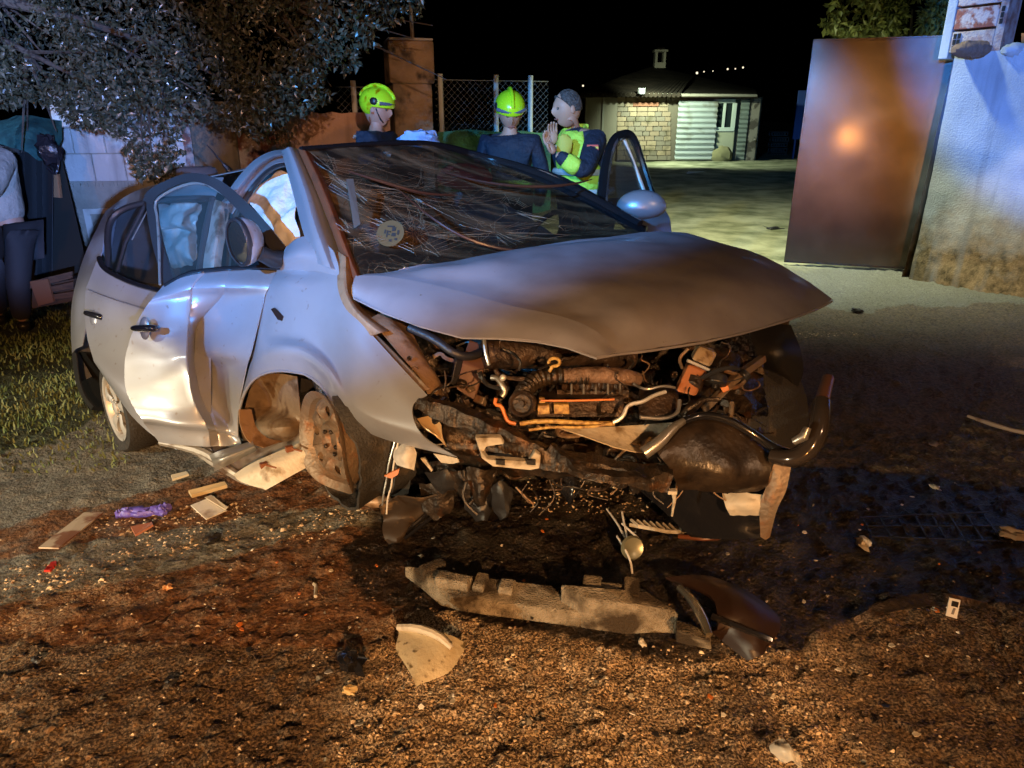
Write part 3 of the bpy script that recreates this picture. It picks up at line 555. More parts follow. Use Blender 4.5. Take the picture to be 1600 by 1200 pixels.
# disc with round vent holes: ring sectors around each hole
N8 = 8; dm = MB(); c2 = fwc
def dp(r, a, h):
    rr, hh = bent(r, h, a); return c2+Mf@Vector((rr*math.cos(a), rr*math.sin(a), hh))
for i in range(N8):
    a0 = 2*math.pi*i/N8; hw = math.pi/N8; rc = .14; K2 = 16; inner = []; outer = []
    for k in range(K2):
        t = 2*math.pi*k/K2+math.pi/4; hx = .023*math.cos(t); hy = .020*math.sin(t); r_ = rc+hx; inner.append((r_, a0+hy/rc))
        m_ = max(abs(math.cos(t)), abs(math.sin(t))); outer.append((rc+.046*math.cos(t)/m_, a0+hw*math.sin(t)/m_))
    base = len(dm.v); pts = [dp(r_, a_, .028+(.006 if 1 else 0)) for r_, a_ in inner]+[dp(r_, a_, .02+.03*math.sin((r_-.09)/.1*3.1)) for r_, a_ in outer]
    dm.add(pts, [(k, (k+1) % K2, K2+(k+1) % K2, K2+k) for k in range(K2)])
dm.lathe(fwc, Mf, [(.096, .022), (.08, .045), (.06, .04), (.045, .02), (.03, .028), (.001, .03)], 32, bent)
dm.build('wheel_disc', steel_rust, fwh, solid=.005)
for i in range(5):
    a = 2*math.pi*i/5; MB().ball(dp(.055, a, .042), .009, 8, 6).build('wheel_nut', dark_metal, fwh)
# collapsed tyre hanging off the rim
tt = MB()
tt.patch([[fwc+Mf@Vector((.24*math.cos(a), .24*math.sin(a), h)) for a in np.linspace(-2.2, 1.2, 12)] for h in (.05, -.02, -.10, -.18)], 3, 3, lambda p, u, v: p+Vector((0, 0, -.012))+Vector((.02*fbm(p*9), .02*fbm(p*8+Vector((3, 0, 0))), .02*fbm(p*10))))
tt.build('torn_tyre', rubber, fwh, solid=.012)
P_('tyre_tread_flap', [[(560, 658, 2.70), (590, 672, 2.68), (625, 688, 2.66)], [(578, 700, 2.74), (610, 715, 2.72), (640, 725, 2.7)], [(598, 735, 2.8), (620, 745, 2.78), (642, 750, 2.76)], [(606, 772, 2.85), (622, 775, 2.85), (638, 770, 2.83)]], m=rubber, parent=fwh)
MB().tube(L([(525, 640, 2.72), (560, 660, 2.7), (580, 700, 2.72), (598, 735, 2.74), (612, 745, 2.74)]), .008, 8, smooth=2).build('tyre_bead', prime, fwh)
lo = MB(); lo.tube([G(555, 778, .03), G(590, 784, .035), G(612, 782, .04)], [.018, .03, .02], 10, smooth=1); lo.build('lower_control_arm', prime, car)
# wires hanging at the hub
for pts, m in (([(617, 690, 2.5), (607, 725, 2.52), (604, 750, 2.54), (600, 768, 2.55), (597, 790, 2.57)], steel), ([(622, 690, 2.5), (614, 730, 2.52), (612, 760, 2.53), (606, 775, 2.55), (604, 803, 2.58)], airbag_m), ([(626, 688, 2.5), (620, 720, 2.51), (618, 745, 2.52), (613, 770, 2.54), (611, 770, 2.55)], black_pl)):
    MB().tube(L(pts), .0035, 6, smooth=2).build('wire', m, car)
MB().slab(L([(600, 744, 2.52), (612, 738, 2.51), (624, 733, 2.5), (622, 741, 2.5), (612, 748, 2.51)]), (0, .01, 0)).build('wire_clip', orange_pl, car)
P_('torn_wrapper', [[(618, 700, 2.52), (640, 692, 2.48), (650, 706, 2.46)], [(616, 715, 2.50), (632, 712, 2.44), (650, 712, 2.46)], [(622, 726, 2.50), (634, 730, 2.46), (646, 734, 2.48)]], m=airbag_m)
# --- sill and torn floor plates
sl = MB(); sl.tube(L([(252, 690, 3.1), (300, 700, 3.06), (330, 712, 3.02), (360, 735, 2.98), (400, 757, 2.95)]), [.018, .02, .02, .018, .012], 8, smooth=1); sl.build('sill_seam', paint_dirty, car)
sill = P_('torn_sill', [[(258, 693, 3.14), (320, 700, 3.10), (380, 690, 3.1), (430, 680, 3.1), (475, 672, 3.05)], [(290, 703, 3.1), (335, 712, 3.04), (385, 722, 3.02), (440, 712, 3.0), (482, 700, 3.0)], [(310, 712, 3.08), (350, 740, 2.98), (396, 760, 2.92), (450, 742, 2.93), (488, 724, 2.96)]], m=paint_dirty)
P_('sill_rail', [[(328, 712, 2.97), (345, 705, 2.94), (395, 690, 2.93)], [(333, 722, 2.93), (350, 716, 2.89), (398, 697, 2.9)], [(336, 736, 2.95), (356, 726, 2.92), (402, 702, 2.93)]], m=steel, parent=sill)
P_('sill_flange', [[(366, 742, 2.90), (400, 722, 2.88), (470, 692, 2.9)], [(376, 752, 2.86), (410, 735, 2.83), (476, 706, 2.86)], [(416, 765, 2.84), (440, 752, 2.83), (486, 726, 2.88)]], m=cream, parent=sill)
for x, y in ((412, 727), (452, 701)):
    b = MB(); b.box(W(x, y, 2.84), (.028, .02, .022), Matrix.Rotation(.6, 3, 'Z')); b.tube(L([(x+4, y, 2.83), (x+20, y+4, 2.83)]), .004, 6); b.build('rusty_clip', mat('rust', (.20, .07, .03), .7), sill)
P_('sill_trim_plate', [[(258, 694, 3.12), (300, 697, 3.08), (330, 700, 3.05)], [(275, 702, 3.1), (308, 706, 3.07), (334, 708, 3.03)]], m=paint, parent=sill)
# --- bonnet
bonnet_m = mat('bonnet_paint', (.32, .31, .34), .42, .36, coat=.25, col2=(.26, .245, .265), scale=5, stain=(.16, .11, .08), sscale=46, slo=.70, shi=.80)
crease = L([(556, 433, 2.60), (600, 434, 2.60), (661, 444, 2.57), (727, 460, 2.53), (797, 480, 2.46), (876, 497, 2.39), (929, 519, 2.33), (962, 552, 2.30)])
far_e = L([(640, 420, 2.70), (780, 397, 2.92), (905, 377, 3.12), (1045, 362, 3.40), (1120, 377, 3.34), (1190, 402, 3.22), (1252, 435, 3.08), (1300, 470, 2.94)])
rows_ = [[a.lerp(b, t)+Vector((0, 0, .040*math.sin(math.pi*t)*(0, .25, .7, 1, 1, 1, .8, 0)[k]))+Vector((0, 0, .018*math.exp(-((t-.22)/.1)**2)*(k > 1))) for k, (a, b) in enumerate(zip(crease, far_e))] for t in (0, .08, .2, .4, .6, .8, .93, 1)]
for r_, p_ in zip(rows_, L([(962, 552, 2.30), (990, 550, 2.335), (1030, 545, 2.40), (1100, 534, 2.52), (1165, 519, 2.64), (1230, 500, 2.76), (1275, 483, 2.87), (1300, 470, 2.94)])): r_[7] = p_
def dent(p, u, v): return p+Vector((0, 0, .010*fbm(p*2.2)-.012*math.exp(-((u-.75)/.12)**2-((v-.3)/.16)**2)+.008*abs(fbm(p*5))))
hoodm = MB().patch(rows_, 5, 6, dent).build('bonnet', bonnet_m, car, solid=.006)
low_e = L([(553, 465, 2.56), (600, 489, 2.48), (658, 511, 2.41), (722, 527, 2.36), (780, 529, 2.335), (838, 533, 2.32), (885, 543, 2.29), (932, 559, 2.25)])
mid_ = [a.lerp(b, .45)+Vector((-.004, -.012, .004)) for a, b in zip(crease, low_e)]
MB().patch([[p+Vector((0, 0, .002)) for p in crease], mid_, low_e], 5, 6, lambda p, u, v: p+Vector((0, .004*fbm(p*6), 0))).build('bonnet_side', bonnet_m, hoodm, solid=.005)
MB().patch([[crease[-1], low_e[-1]], [crease[-2], low_e[-2]]], 2, 2).build('bonnet_nose', bonnet_m, hoodm, solid=.004)
MB().tube(L([(553, 466, 2.545), (600, 489, 2.475), (660, 511, 2.41), (723, 528, 2.355), (780, 529, 2.335), (838, 534, 2.32), (885, 543, 2.29), (932, 560, 2.245), (962, 554, 2.295), (1000, 550, 2.345), (1030, 546, 2.395), (1100, 535, 2.515), (1165, 520, 2.635), (1230, 501, 2.755), (1275, 484, 2.865), (1300, 471, 2.935)]), .0045, 6).build('bonnet_edge', bonnet_m, hoodm)
# --- windscreen (caved in)
def cave(p, u, v): return p+Vector((.02*fbm(p*3), .03*fbm(p*2.3+Vector((5, 1, 0))), -.0-.05*math.sin(math.pi*u)*math.sin(math.pi*v)))
P_('windscreen', [
 [(476, 234, 3.22), (560, 229, 3.48), (650, 226, 3.74), (735, 242, 4.02)],
 [(500, 290, 3.06), (600, 272, 3.30), (720, 266, 3.62), (815, 272, 3.90)],
 [(522, 345, 2.92), (640, 325, 3.12), (780, 312, 3.46), (900, 312, 3.72)],
 [(540, 395, 2.80), (670, 375, 2.98), (830, 362, 3.30), (960, 345, 3.55)],
 [(552, 436, 2.72), (690, 418, 2.84), (850, 398, 3.10), (1005, 368, 3.40)]], m=wind_glass, n=8, k=8, solid=.005, fn=cave)
wsm = MB(); wsm.tube(L([(470, 233, 3.20), (560, 226, 3.46), (650, 222, 3.72), (700, 229, 3.9), (740, 242, 4.05), (830, 265, 3.95), (920, 305, 3.72), (1000, 350, 3.5)]), [.012, .012, .014, .016, .022, .022, .02, .02], 8, smooth=1); wsm.build('windscreen_surround', black_gl, car)
P_('far_front_pillar', [[(738, 238, 4.12), (752, 250, 4.05)], [(860, 268, 3.92), (862, 292, 3.85)], [(945, 312, 3.70), (945, 330, 3.65)], [(1010, 358, 3.5), (1006, 368, 3.42)]], m=black_gl, solid=.03)
seal_b = mat('seal_brown', (.05, .018, .010), .3)
for pts, r, nm in (([(690, 268, 3.55), (740, 282, 3.5), (800, 291, 3.48), (860, 292, 3.52), (905, 286, 3.6), (925, 280, 3.66)], [.004, .009, .010, .010, .007, .003], 'hanging_seal'),
                   ([(545, 268, 3.1), (600, 285, 3.12), (660, 303, 3.2), (710, 305, 3.28)], [.004, .010, .010, .003], 'glass_fold'),
                   ([(618, 292, 3.1), (660, 330, 3.02), (710, 365, 3.0), (770, 388, 3.02), (840, 395, 3.08), (890, 412, 3.0)], [.003, .006, .009, .011, .009, .004], 'glass_fold')):
    MB().tube(L(pts), [q_*.75 for q_ in r], 8, smooth=2).build(nm, seal_b, car)
# cracks as raised shards: fine bright lines over the screen
cr = MB(); rr_ = random.Random(3)
def wsp(u, v):      # u across 0..1, v down 0..1
    tl, tr, bl, br = W(480, 238, 3.17), W(735, 244, 3.97), W(555, 432, 2.68), W(990, 368, 3.36)
    a = tl.lerp(tr, u); b2 = bl.lerp(br, u); return a.lerp(b2, v)+Vector((0, -.0, -.05*math.sin(math.pi*u)*math.sin(math.pi*v)))+Vector((-.01, -.03, .02))
for cu, cv, n_, L0 in ((.27, .74, 34, .20), (.10, .25, 26, .22), (.55, .80, 22, .18), (.40, .35, 22, .26), (.06, .72, 18, .12), (.74, .62, 14, .12), (.33, .60, 16, .12)):
    an_ = sorted(rr_.uniform(0, 6.28) for _ in range(n_)); rays = []
    for a in an_:
        ln = L0*rr_.uniform(.25, 1.2); r0 = rr_.uniform(.01, .07); u, v = cu+r0*math.cos(a)+rr_.gauss(0, .008), cv+r0*math.sin(a)+rr_.gauss(0, .01); pts = []; uv_ = []
        for s_ in range(7):
            if not (0.01 < u < .97 and 0.02 < v < .97): break
            pts.append(wsp(u, v)); uv_.append((u, v)); u += ln/6*math.cos(a); v += ln/6*math.sin(a)*1.1; a += rr_.gauss(0, .06)
        if len(pts) > 2: cr.tube(pts, .00042, 3, cap=False)
        rays.append(uv_)
    for i_ in range(len(rays)-1):
        for k_ in range(1, min(len(rays[i_]), len(rays[i_+1]))-1):
            if rr_.random() < .55: cr.tube([wsp(*rays[i_][k_]), wsp(*rays[i_+1][k_])], .0004, 3, cap=False)
for _ in range(60):     # long scratches along the fold
    u, v = rr_.uniform(.03, .75), rr_.uniform(.05, .5); a = rr_.gauss(.35, .12); ln = rr_.uniform(.05, .22); pts = [wsp(min(.97, u+ln*t), min(.97, v+ln*t*math.tan(a)+.008*math.sin(t*5))) for t in (0, .33, .66, 1)]
    cr.tube(pts, .0004, 3, cap=False)
cr.build('crack_lines', mat('crushed_glass', (.25, .19, .12), .4), car, kind='stuff')
# stickers
q = [W(541, 280, 2.98), W(552, 279, 3.0), W(563, 350, 2.86), W(553, 357, 2.84)]
MB().hexa(q, (0, .003, 0)).build('sensor_strip', mat('grey_sticker', (.085, .08, .07), .7, bump=.2), car)
sc_ = W(610, 365, 2.88); sM = frame((-.15, -.80, .58)); stm = mat('sticker_print', (.085, .062, .026), .7, spec=.2); dmk = mat('sticker_ink', (.012, .010, .008), .6)
sb = MB(); sb.lathe(sc_, sM, [(.058, 0), (.058, .003), (.001, .003)], 36); sto = sb.build('round_sticker', stm, car)
ink = MB()
for x, y, w, h in ((-.012, -.004, .006, .03), (.014, .018, .016, .018), (.016, -.006, .018, .016), (.034, .004, .008, .02), (-.022, .006, .006, .018), (0, .030, .03, .006), (.006, -.032, .012, .010), (.028, -.026, .012, .010), (-.004, .006, .010, .006), (-.004, -.006, .010, .005)):
    ink.box(sc_+sM@Vector((x, y, .0045)), (w, h, .0012), sM)
ink.build('sticker_marks', dmk, sto, smooth=False)
# --- far mirror and far door
fdoor = thing('far_door', W(985, 400, 4.3), None, None); fdoor.parent = car; fdoor.location = W(985, 400, 4.3)-car.location
ff = MB(); ff.tube(L([(938, 345, 4.0), (944, 270, 4.15), (955, 222, 4.3), (974, 208, 4.4), (990, 213, 4.45), (1004, 255, 4.5), (1019, 302, 4.5), (1030, 335, 4.5)]), [.035, .032, .03, .03, .026, .022, .02, .02], 8, smooth=2); ff.build('window_frame', black_gl, fdoor)
P_('door_glass', [[(957, 222, 4.3), (974, 211, 4.4), (990, 216, 4.45)], [(944, 280, 4.15), (975, 275, 4.3), (1010, 280, 4.5)], [(940, 345, 4.05), (985, 340, 4.3), (1028, 335, 4.5)]], m=glass('tinted_door_glass', (.05, .05, .045), .6, .2), parent=fdoor)
MB().tube(L([(975, 218, 4.38), (990, 255, 4.42), (1008, 303, 4.42)]), .012, 8).build('window_strip', alloy, fdoor)  # reflection on the glass, built as a bright strip
P_('door_panel', [[(985, 335, 4.3), (1015, 325, 4.4), (1040, 330, 4.5)], [(990, 365, 4.2), (1020, 360, 4.3), (1048, 358, 4.45)], [(1000, 480, 4.2), (1020, 480, 4.3), (1046, 470, 4.4)]], parent=fdoor)
def fm(d, q): return Vector((q.x, q.y*(.75 if d.y < 0 else 1.1), q.z))
mf = MB().ball(W(1002, 324, 3.72), (.130, .082, .075), 26, 14, frame((-.1, -1, .05)), fm).build('far_door_mirror', paint, car)
MB().tube(L([(968, 343, 3.70), (985, 352, 3.66), (1010, 358, 3.62)]), [.012, .02, .015], 8).build('mirror_foot', black_gl, car)
# --- inside
ins = MB(); ins.box((-.75, 4.0, .35), (1.7, 1.9, .1), Matrix.Rotation(R(-43), 3, 'Z')); ins.build('floor_pan', black_pl, car)
db = MB(); db.tube(L([(560, 470, 2.95), (760, 440, 3.3), (1000, 400, 3.75)]), [.16, .17, .15], 12); db.build('dashboard', mat('dashboard', (.05, .035, .025), .6, bump=.6, bscale=20, col2=(.13, .07, .035), scale=7), car)
sw = MB(); c0 = W(870, 372, 3.75); M0 = frame((-.4, .8, .45)); sw.tube([c0+M0@Vector((.17*math.cos(a), .17*math.sin(a), 0)) for a in np.linspace(0, 6.283, 33)], .014, 8); sw.tube([c0+M0@Vector((-.17, 0, 0)), c0+M0@Vector((.17, 0, 0))], .02, 8); sw.build('steering_wheel', black_pl, car)
for nm, (x, y, z) in (('front_seat', (480, 400, 3.65)), ('front_seat', (690, 350, 4.3)), ('rear_seat', (360, 380, 4.3))):
    c = W(x, y, z); c.z = .42; b = MB(); M = Matrix.Rotation(R(-43), 3, 'Z')
    b.box(c, (.5, .48, .16), M); b.box(c+M@Vector((-.24, 0, .36)), (.13, .46, .62), M@Matrix.Rotation(-.2, 3, 'Y')); b.box(c+M@Vector((-.32, 0, .74)), (.09, .26, .16), M)
    b.build(nm, seat_m, car, bevel=.04)
def ruf(p, u, v): return p+Vector((.03*fbm(p*6), .05*fbm(p*5+Vector((2, 3, 0))), .025*fbm(p*7+Vector((0, 0, 4)))))
P_('side_airbag', [[(418, 285, 3.42), (436, 268, 3.36), (460, 290, 3.30)], [(392, 312, 3.48), (425, 305, 3.30), (466, 315, 3.22)], [(378, 345, 3.44), (425, 340, 3.22), (468, 345, 3.16)], [(372, 392, 3.4), (420, 385, 3.22), (468, 375, 3.12)], [(372, 420, 3.4), (420, 420, 3.2), (466, 398, 3.12)]], m=airbag_m, n=9, k=9, fn=ruf)
P_('curtain_airbag', [[(246, 322, 3.70), (280, 318, 3.6), (318, 318, 3.52)], [(250, 352, 3.66), (280, 350, 3.52), (312, 352, 3.44)], [(252, 368, 3.70), (280, 362, 3.6), (310, 366, 3.5)], [(256, 392, 3.66), (280, 390, 3.5), (306, 392, 3.42)], [(262, 418, 3.7), (282, 416, 3.6), (304, 414, 3.5)]], m=airbag_blue, n=8, k=8, fn=ruf)
# ---------------------------------------------------------- engine bay
eb = P_('bulkhead', [[(560, 470, 3.0), (760, 440, 3.25), (980, 430, 3.5), (1240, 470, 3.35)], [(600, 560, 3.2), (760, 540, 3.4), (980, 540, 3.5), (1220, 560, 3.4)], [(640, 700, 3.2), (760, 720, 3.3), (980, 700, 3.4), (1180, 680, 3.3)], [(640, 760, 3.1), (760, 760, 3.2), (980, 760, 3.2), (1180, 740, 3.2)]], m=dark_metal)
P_('inner_wing', [[(578, 498, 2.60), (600, 492, 2.66), (640, 515, 2.72)], [(600, 525, 2.56), (628, 520, 2.60), (655, 545, 2.68)], [(625, 555, 2.52), (655, 555, 2.56), (672, 575, 2.64)], [(655, 590, 2.48), (680, 590, 2.52), (688, 600, 2.6)], [(668, 616, 2.44), (682, 616, 2.48), (690, 620, 2.55)]], m=prime)
P_('inner_wing_lip', [[(560, 500, 2.62), (578, 512, 2.58)], [(590, 535, 2.56), (606, 540, 2.52)], [(625, 572, 2.50), (640, 575, 2.47)], [(662, 612, 2.43), (672, 608, 2.42)]], m=steel_rust)
for x, y, r in ((648, 578, .010), (656, 592, .012), (640, 560, .006), (662, 604, .007)):
    MB().lathe(W(x, y, 2.50), frame((.3, -.8, .4)), [(r*1.5, 0), (r*1.4, .004), (r, .003), (r*.9, -.01), (.0005, -.01)], 16).build('bolt_hole', dark_metal, car)
MB().tube(L([(640, 512, 2.62), (680, 530, 2.58), (712, 555, 2.56), (740, 558, 2.6), (760, 545, 2.68)]), .016, 10, smooth=2).build('bonnet_stay_hose', black_pl, car)
def ebox(name, pts, depth, m, bevel=.006, label=None):
    b = MB(); b.slab(L(pts), depth); return b.build(name, m, car, bevel=bevel, smooth=False)
ebox('battery_box', [(722, 565, 2.60), (756, 578, 2.62), (742, 627, 2.60), (712, 608, 2.58)], (.02, .12, .05), mat('battery_brown', (.13, .065, .04), .5))
ebox('fuse_box', [(712, 562, 2.58), (724, 565, 2.60), (714, 608, 2.58), (704, 600, 2.56)], (.0, .08, .03), black_pl)
# intake drum
MB().tube(L([(757, 553, 2.62), (860, 552, 2.72), (985, 556, 2.86)]), [.055, .06, .055], 18).build('air_intake_drum', engine_brown, car)
MB().tube(L([(756, 530, 2.58), (759, 552, 2.57), (764, 570, 2.58)]), .008, 8).build('intake_clamp', steel, car)
# lifting eye
le = MB(); c = W(866, 566, 2.42); le.tube([c+Vector((.019*math.cos(a), 0, .014*math.sin(a))) for a in np.linspace(0, 6.283, 21)], .006, 8, cap=False); le.tube([c+Vector((-.006, 0, -.014)), c+Vector((-.016, 0, -.034))], .006, 8); le.build('lifting_eye', yellow_m, car)
MB().tube(L([(768, 590, 2.44), (777, 590, 2.43), (785, 602, 2.42), (790, 612, 2.42), (784, 620, 2.42)]), .010, 10, smooth=2).build('silver_coolant_pipe', steel, car)
MB().ball(W(786, 590, 2.42), .012, 12, 8).build('pipe_joint', alloy, car)
MB().tube(L([(775, 622, 2.40), (773, 632, 2.4), (784, 634, 2.4), (788, 648, 2.4), (794, 660, 2.4), (806, 662, 2.4)]), .007, 8, smooth=1).build('coolant_union', orange_pl, car)
MB().tube(L([(812, 632, 2.40), (816, 612, 2.44), (836, 592, 2.48), (875, 586, 2.5), (920, 588, 2.5)]), [.030, .032, .034, .034, .032], 14, smooth=2, ribs=.016).build('corrugated_hose', dark_metal, car)
MB().tube(L([(880, 587, 2.49), (930, 585, 2.5), (975, 588, 2.52), (996, 593, 2.56)]), [.026, .030, .030, .026], 14, smooth=1).build('intake_pipe', mat('scorched_pipe', (.22, .14, .10), .5, .2, col2=(.10, .06, .04), scale=16, bump=.6), car)
pu = MB(); pu.lathe(W(815, 631, 2.38), frame((-.2, -1, .3)), [(.045, -.04), (.045, 0), (.038, .006), (.030, -.004), (.012, -.004), (.010, .008), (.0005, .008)], 24); pu.build('pulley', engine_brown, car)
mn = MB()
for i in range(11):
    mn.ball(W(882+i*9, 603+random.uniform(-2, 2), 2.54), (.014, .02, .022), 8, 6)
mn.box(W(925, 615, 2.60), (.26, .06, .05)); mn.build('valve_cover', engine_brown, car)
for i in range(5): MB().tube(L([(893+i*19, 600, 2.48), (893+i*19, 616, 2.47)]), .004, 6).build('stud_bolt', steel, car)
ebox('engine_block', [(840, 625, 2.50), (975, 620, 2.54), (976, 652, 2.52), (838, 652, 2.48)], (.02, .25, -.02), engine_brown)
ebox('relay_cover', [(840, 634, 2.46), (858, 633, 2.46), (859, 647, 2.46), (840, 648, 2.46)], (0, .02, 0), yellow_m, .002)
ebox('relay_cover', [(865, 632, 2.46), (889, 632, 2.47), (890, 647, 2.47), (866, 647, 2.46)], (0, .02, 0), yellow_m, .002)
ebox('relay_cap', [(842, 622, 2.46), (851, 622, 2.46), (852, 630, 2.46), (842, 630, 2.46)], (0, .015, 0), yellow_m, .002)
for pts, r, m, nm in (([(812, 662, 2.38), (850, 657, 2.38), (910, 661, 2.40), (960, 662, 2.42)], .008, yellow_m, 'fuel_rail'), ([(826, 672, 2.36), (860, 667, 2.37), (920, 668, 2.39), (955, 662, 2.4)], .005, yellow_m, 'brake_pipe'),
    ([(958, 660, 2.40), (974, 652, 2.40), (980, 632, 2.41), (1005, 628, 2.42), (1020, 618, 2.44), (1040, 612, 2.46)], .007, alloy, 'bent_coolant_pipe'), ([(845, 626, 2.43), (900, 626, 2.44), (960, 624, 2.46)], .004, orange_pl, 'thin_hose'),
    ([(1000, 652, 2.4), (1040, 655, 2.42), (1060, 646, 2.44), (1062, 625, 2.46)], .007, steel, 'box_rim'), ([(990, 600, 2.5), (1010, 610, 2.46), (1035, 602, 2.48), (1055, 606, 2.5)], .005, steel, 'looped_cable'),
    ([(760, 640, 2.45), (800, 655, 2.42), (845, 672, 2.4)], .006, black_pl, 'black_hose'), ([(1075, 545, 2.55), (1060, 560, 2.55), (1066, 575, 2.6)], .006, steel_rust, 'bent_rod')):
    MB().tube(L(pts), r, 8, smooth=2).build(nm, m, car)
ebox('expansion_box', [(996, 622, 2.50), (1050, 612, 2.54), (1062, 628, 2.52), (1060, 650, 2.48), (998, 654, 2.46)], (.02, .10, 0), engine_brown, .01)
P_('radiator_sheet', [[(868, 668, 2.42), (950, 668, 2.46), (1062, 660, 2.52)], [(910, 682, 2.40), (980, 690, 2.43), (1040, 680, 2.48)], [(960, 700, 2.38), (1000, 708, 2.40), (1030, 702, 2.44)]], m=cream)
# crushed alternator box
ebox('crushed_duct', [(1092, 540, 2.62), (1122, 552, 2.64), (1110, 575, 2.60), (1080, 562, 2.58)], (.02, .1, -.02), mat('duct_tan', (.36, .27, .17), .5, stain=(.1, .05, .02), sscale=20), .012)
ebox('crushed_duct_lower', [(1076, 568, 2.56), (1106, 580, 2.58), (1088, 620, 2.52), (1056, 612, 2.50)], (.02, .1, -.02), mat('duct_orange', (.40, .16, .07), .5, stain=(.1, .05, .02), sscale=20), .01)
MB().tube(L([(1074, 563, 2.54), (1108, 578, 2.56)]), .006, 8).build('duct_clamp', alloy, car)
# front crossmember beams
def beam(name, pts, w, m, n=8):
    b = MB(); P = L(pts)
    b.tube(P, [q_*.9 for q_ in w], 4, smooth=4); b.v = [tuple(Vector(v_)+Vector((.014*fbm(Vector(v_)*13), .020*fbm(Vector(v_)*12), .016*fbm(Vector(v_)*11)))) for v_ in b.v]; return b.build(name, m, car, smooth=False)
beam('radiator_support', [(655, 630, 2.42), (720, 650, 2.38), (800, 682, 2.34), (850, 705, 2.30)], [.035, .04, .04, .03], dark_metal)
beam('lower_crossmember', [(770, 690, 2.36), (870, 715, 2.30), (960, 740, 2.28), (1045, 752, 2.28)], [.035, .05, .05, .045], dark_metal)
beam('bent_chassis_rail', [(860, 700, 2.26), (900, 728, 2.24), (940, 745, 2.22), (1040, 745, 2.26)], [.016, .02, .02, .016], dark_metal)
P_('crumpled_crash_panel', [[(700, 660, 2.45), (760, 668, 2.42), (830, 690, 2.4), (900, 700, 2.38)], [(690, 700, 2.5), (760, 700, 2.44), (840, 720, 2.40), (910, 725, 2.36)], [(720, 740, 2.6), (780, 745, 2.55), (850, 745, 2.45), (930, 750, 2.38)]], m=dark_metal, fn=lambda p, u, v: p+Vector((.03*fbm(p*8), .04*fbm(p*9), .02*fbm(p*11))))
# headlamp bracket, cream
hbk = MB()
o_ = L([(742, 684, 2.30), (782, 684, 2.30), (788, 694, 2.29), (760, 698, 2.29), (752, 712, 2.28)])
hbk.slab(o_, (0, .03, 0)); hbk.slab(L([(750, 703, 2.28), (758, 712, 2.27), (762, 717, 2.26), (826, 722, 2.26), (836, 706, 2.27), (845, 712, 2.27), (843, 732, 2.25), (828, 735, 2.25), (770, 729, 2.25), (752, 716, 2.26)]), (0, .03, 0))
hbk.build('headlamp_bracket', cream, car, smooth=False, bevel=.003)
for x in (782, 830): MB().slab(L([(x-7, 719, 2.245), (x+7, 720, 2.245), (x+7, 727, 2.24), (x-7, 726, 2.24)]), (0, .012, 0)).build('bracket_clip', black_pl, car, smooth=False)
ebox('bracket_backing', [(785, 694, 2.34), (828, 700, 2.34), (836, 716, 2.33), (795, 710, 2.33)], (0, .02, 0), mat('olive_plastic', (.16, .15, .11), .5), .003)
ebox('headlamp_socket', [(650, 628, 2.46), (690, 632, 2.44), (700, 660, 2.42), (665, 668, 2.42)], (.02, .08, 0), black_gl, .01)
P_('headlamp_reflector', [[(652, 655, 2.42), (678, 650, 2.44), (690, 664, 2.42)], [(662, 668, 2.40), (680, 672, 2.42), (692, 682, 2.40)], [(682, 682, 2.39), (690, 690, 2.40), (698, 698, 2.39)]], m=mat('reflector_tan', (.48, .34, .18), .3, .2))
# curled black bumper skin with silver pipe
P_('torn_bumper_skin', [[(1028, 695, 2.34), (1070, 660, 2.40), (1115, 652, 2.42), (1165, 672, 2.42), (1205, 700, 2.40)], [(1030, 712, 2.28), (1072, 672, 2.33), (1118, 662, 2.36), (1165, 685, 2.36), (1205, 722, 2.34)], [(1050, 740, 2.30), (1085, 730, 2.30), (1125, 735, 2.30), (1165, 745, 2.32), (1200, 748, 2.34)], [(1060, 762, 2.36), (1095, 765, 2.36), (1130, 770, 2.36), (1165, 768, 2.36), (1195, 760, 2.38)]], m=mat('dusty_black_skin', (.014, .010, .008), .30, col2=(.035, .024, .016), scale=14, bump=.12, bscale=50), fn=lambda p, u, v: p+Vector((0, .010*fbm(p*9), .006*fbm(p*12))))
MB().tube(L([(1006, 708, 2.30), (1030, 692, 2.30), (1052, 668, 2.32), (1068, 658, 2.34)]), [.022, .02, .016, .012], 12, smooth=1).build('silver_tube', steel, car)
MB().tube(L([(1068, 658, 2.34), (1095, 648, 2.36), (1130, 652, 2.36), (1175, 676, 2.36), (1210, 702, 2.34), (1240, 712, 2.32)]), [.012, .014, .014, .014, .016, .02], 10, smooth=2).build('bumper_edge_tube', black_gl, car)
MB().tube(L([(1205, 712, 2.32), (1235, 718, 2.28), (1262, 706, 2.26), (1276, 680, 2.26), (1282, 650, 2.28), (1284, 628, 2.32)]), [.024, .029, .032, .033, .031, .028], 16, smooth=2).build('torn_radiator_hose', mat('shiny_hose', (.05, .04, .035), .14, .4, coat=.6), car)
MB().tube(L([(1283, 632, 2.31), (1288, 612, 2.36), (1294, 592, 2.42)]), [.024, .022, .020], 12, smooth=1).build('hose_union', mat('brown_hose', (.10, .05, .035), .3), car)
MB().tube(L([(1240, 690, 2.24), (1256, 682, 2.22), (1262, 668, 2.22)]), [.012, .016, .012], 10).build('hose_clamp', steel, car)
P_('hanging_bracket', [[(1210, 720, 2.34), (1222, 722, 2.34), (1236, 724, 2.34)], [(1198, 760, 2.36), (1212, 760, 2.34), (1228, 765, 2.34)], [(1188, 790, 2.38), (1202, 790, 2.36), (1214, 795, 2.36)], [(1188, 838, 2.42), (1196, 842, 2.42), (1202, 838, 2.42)]], m=steel_rust)
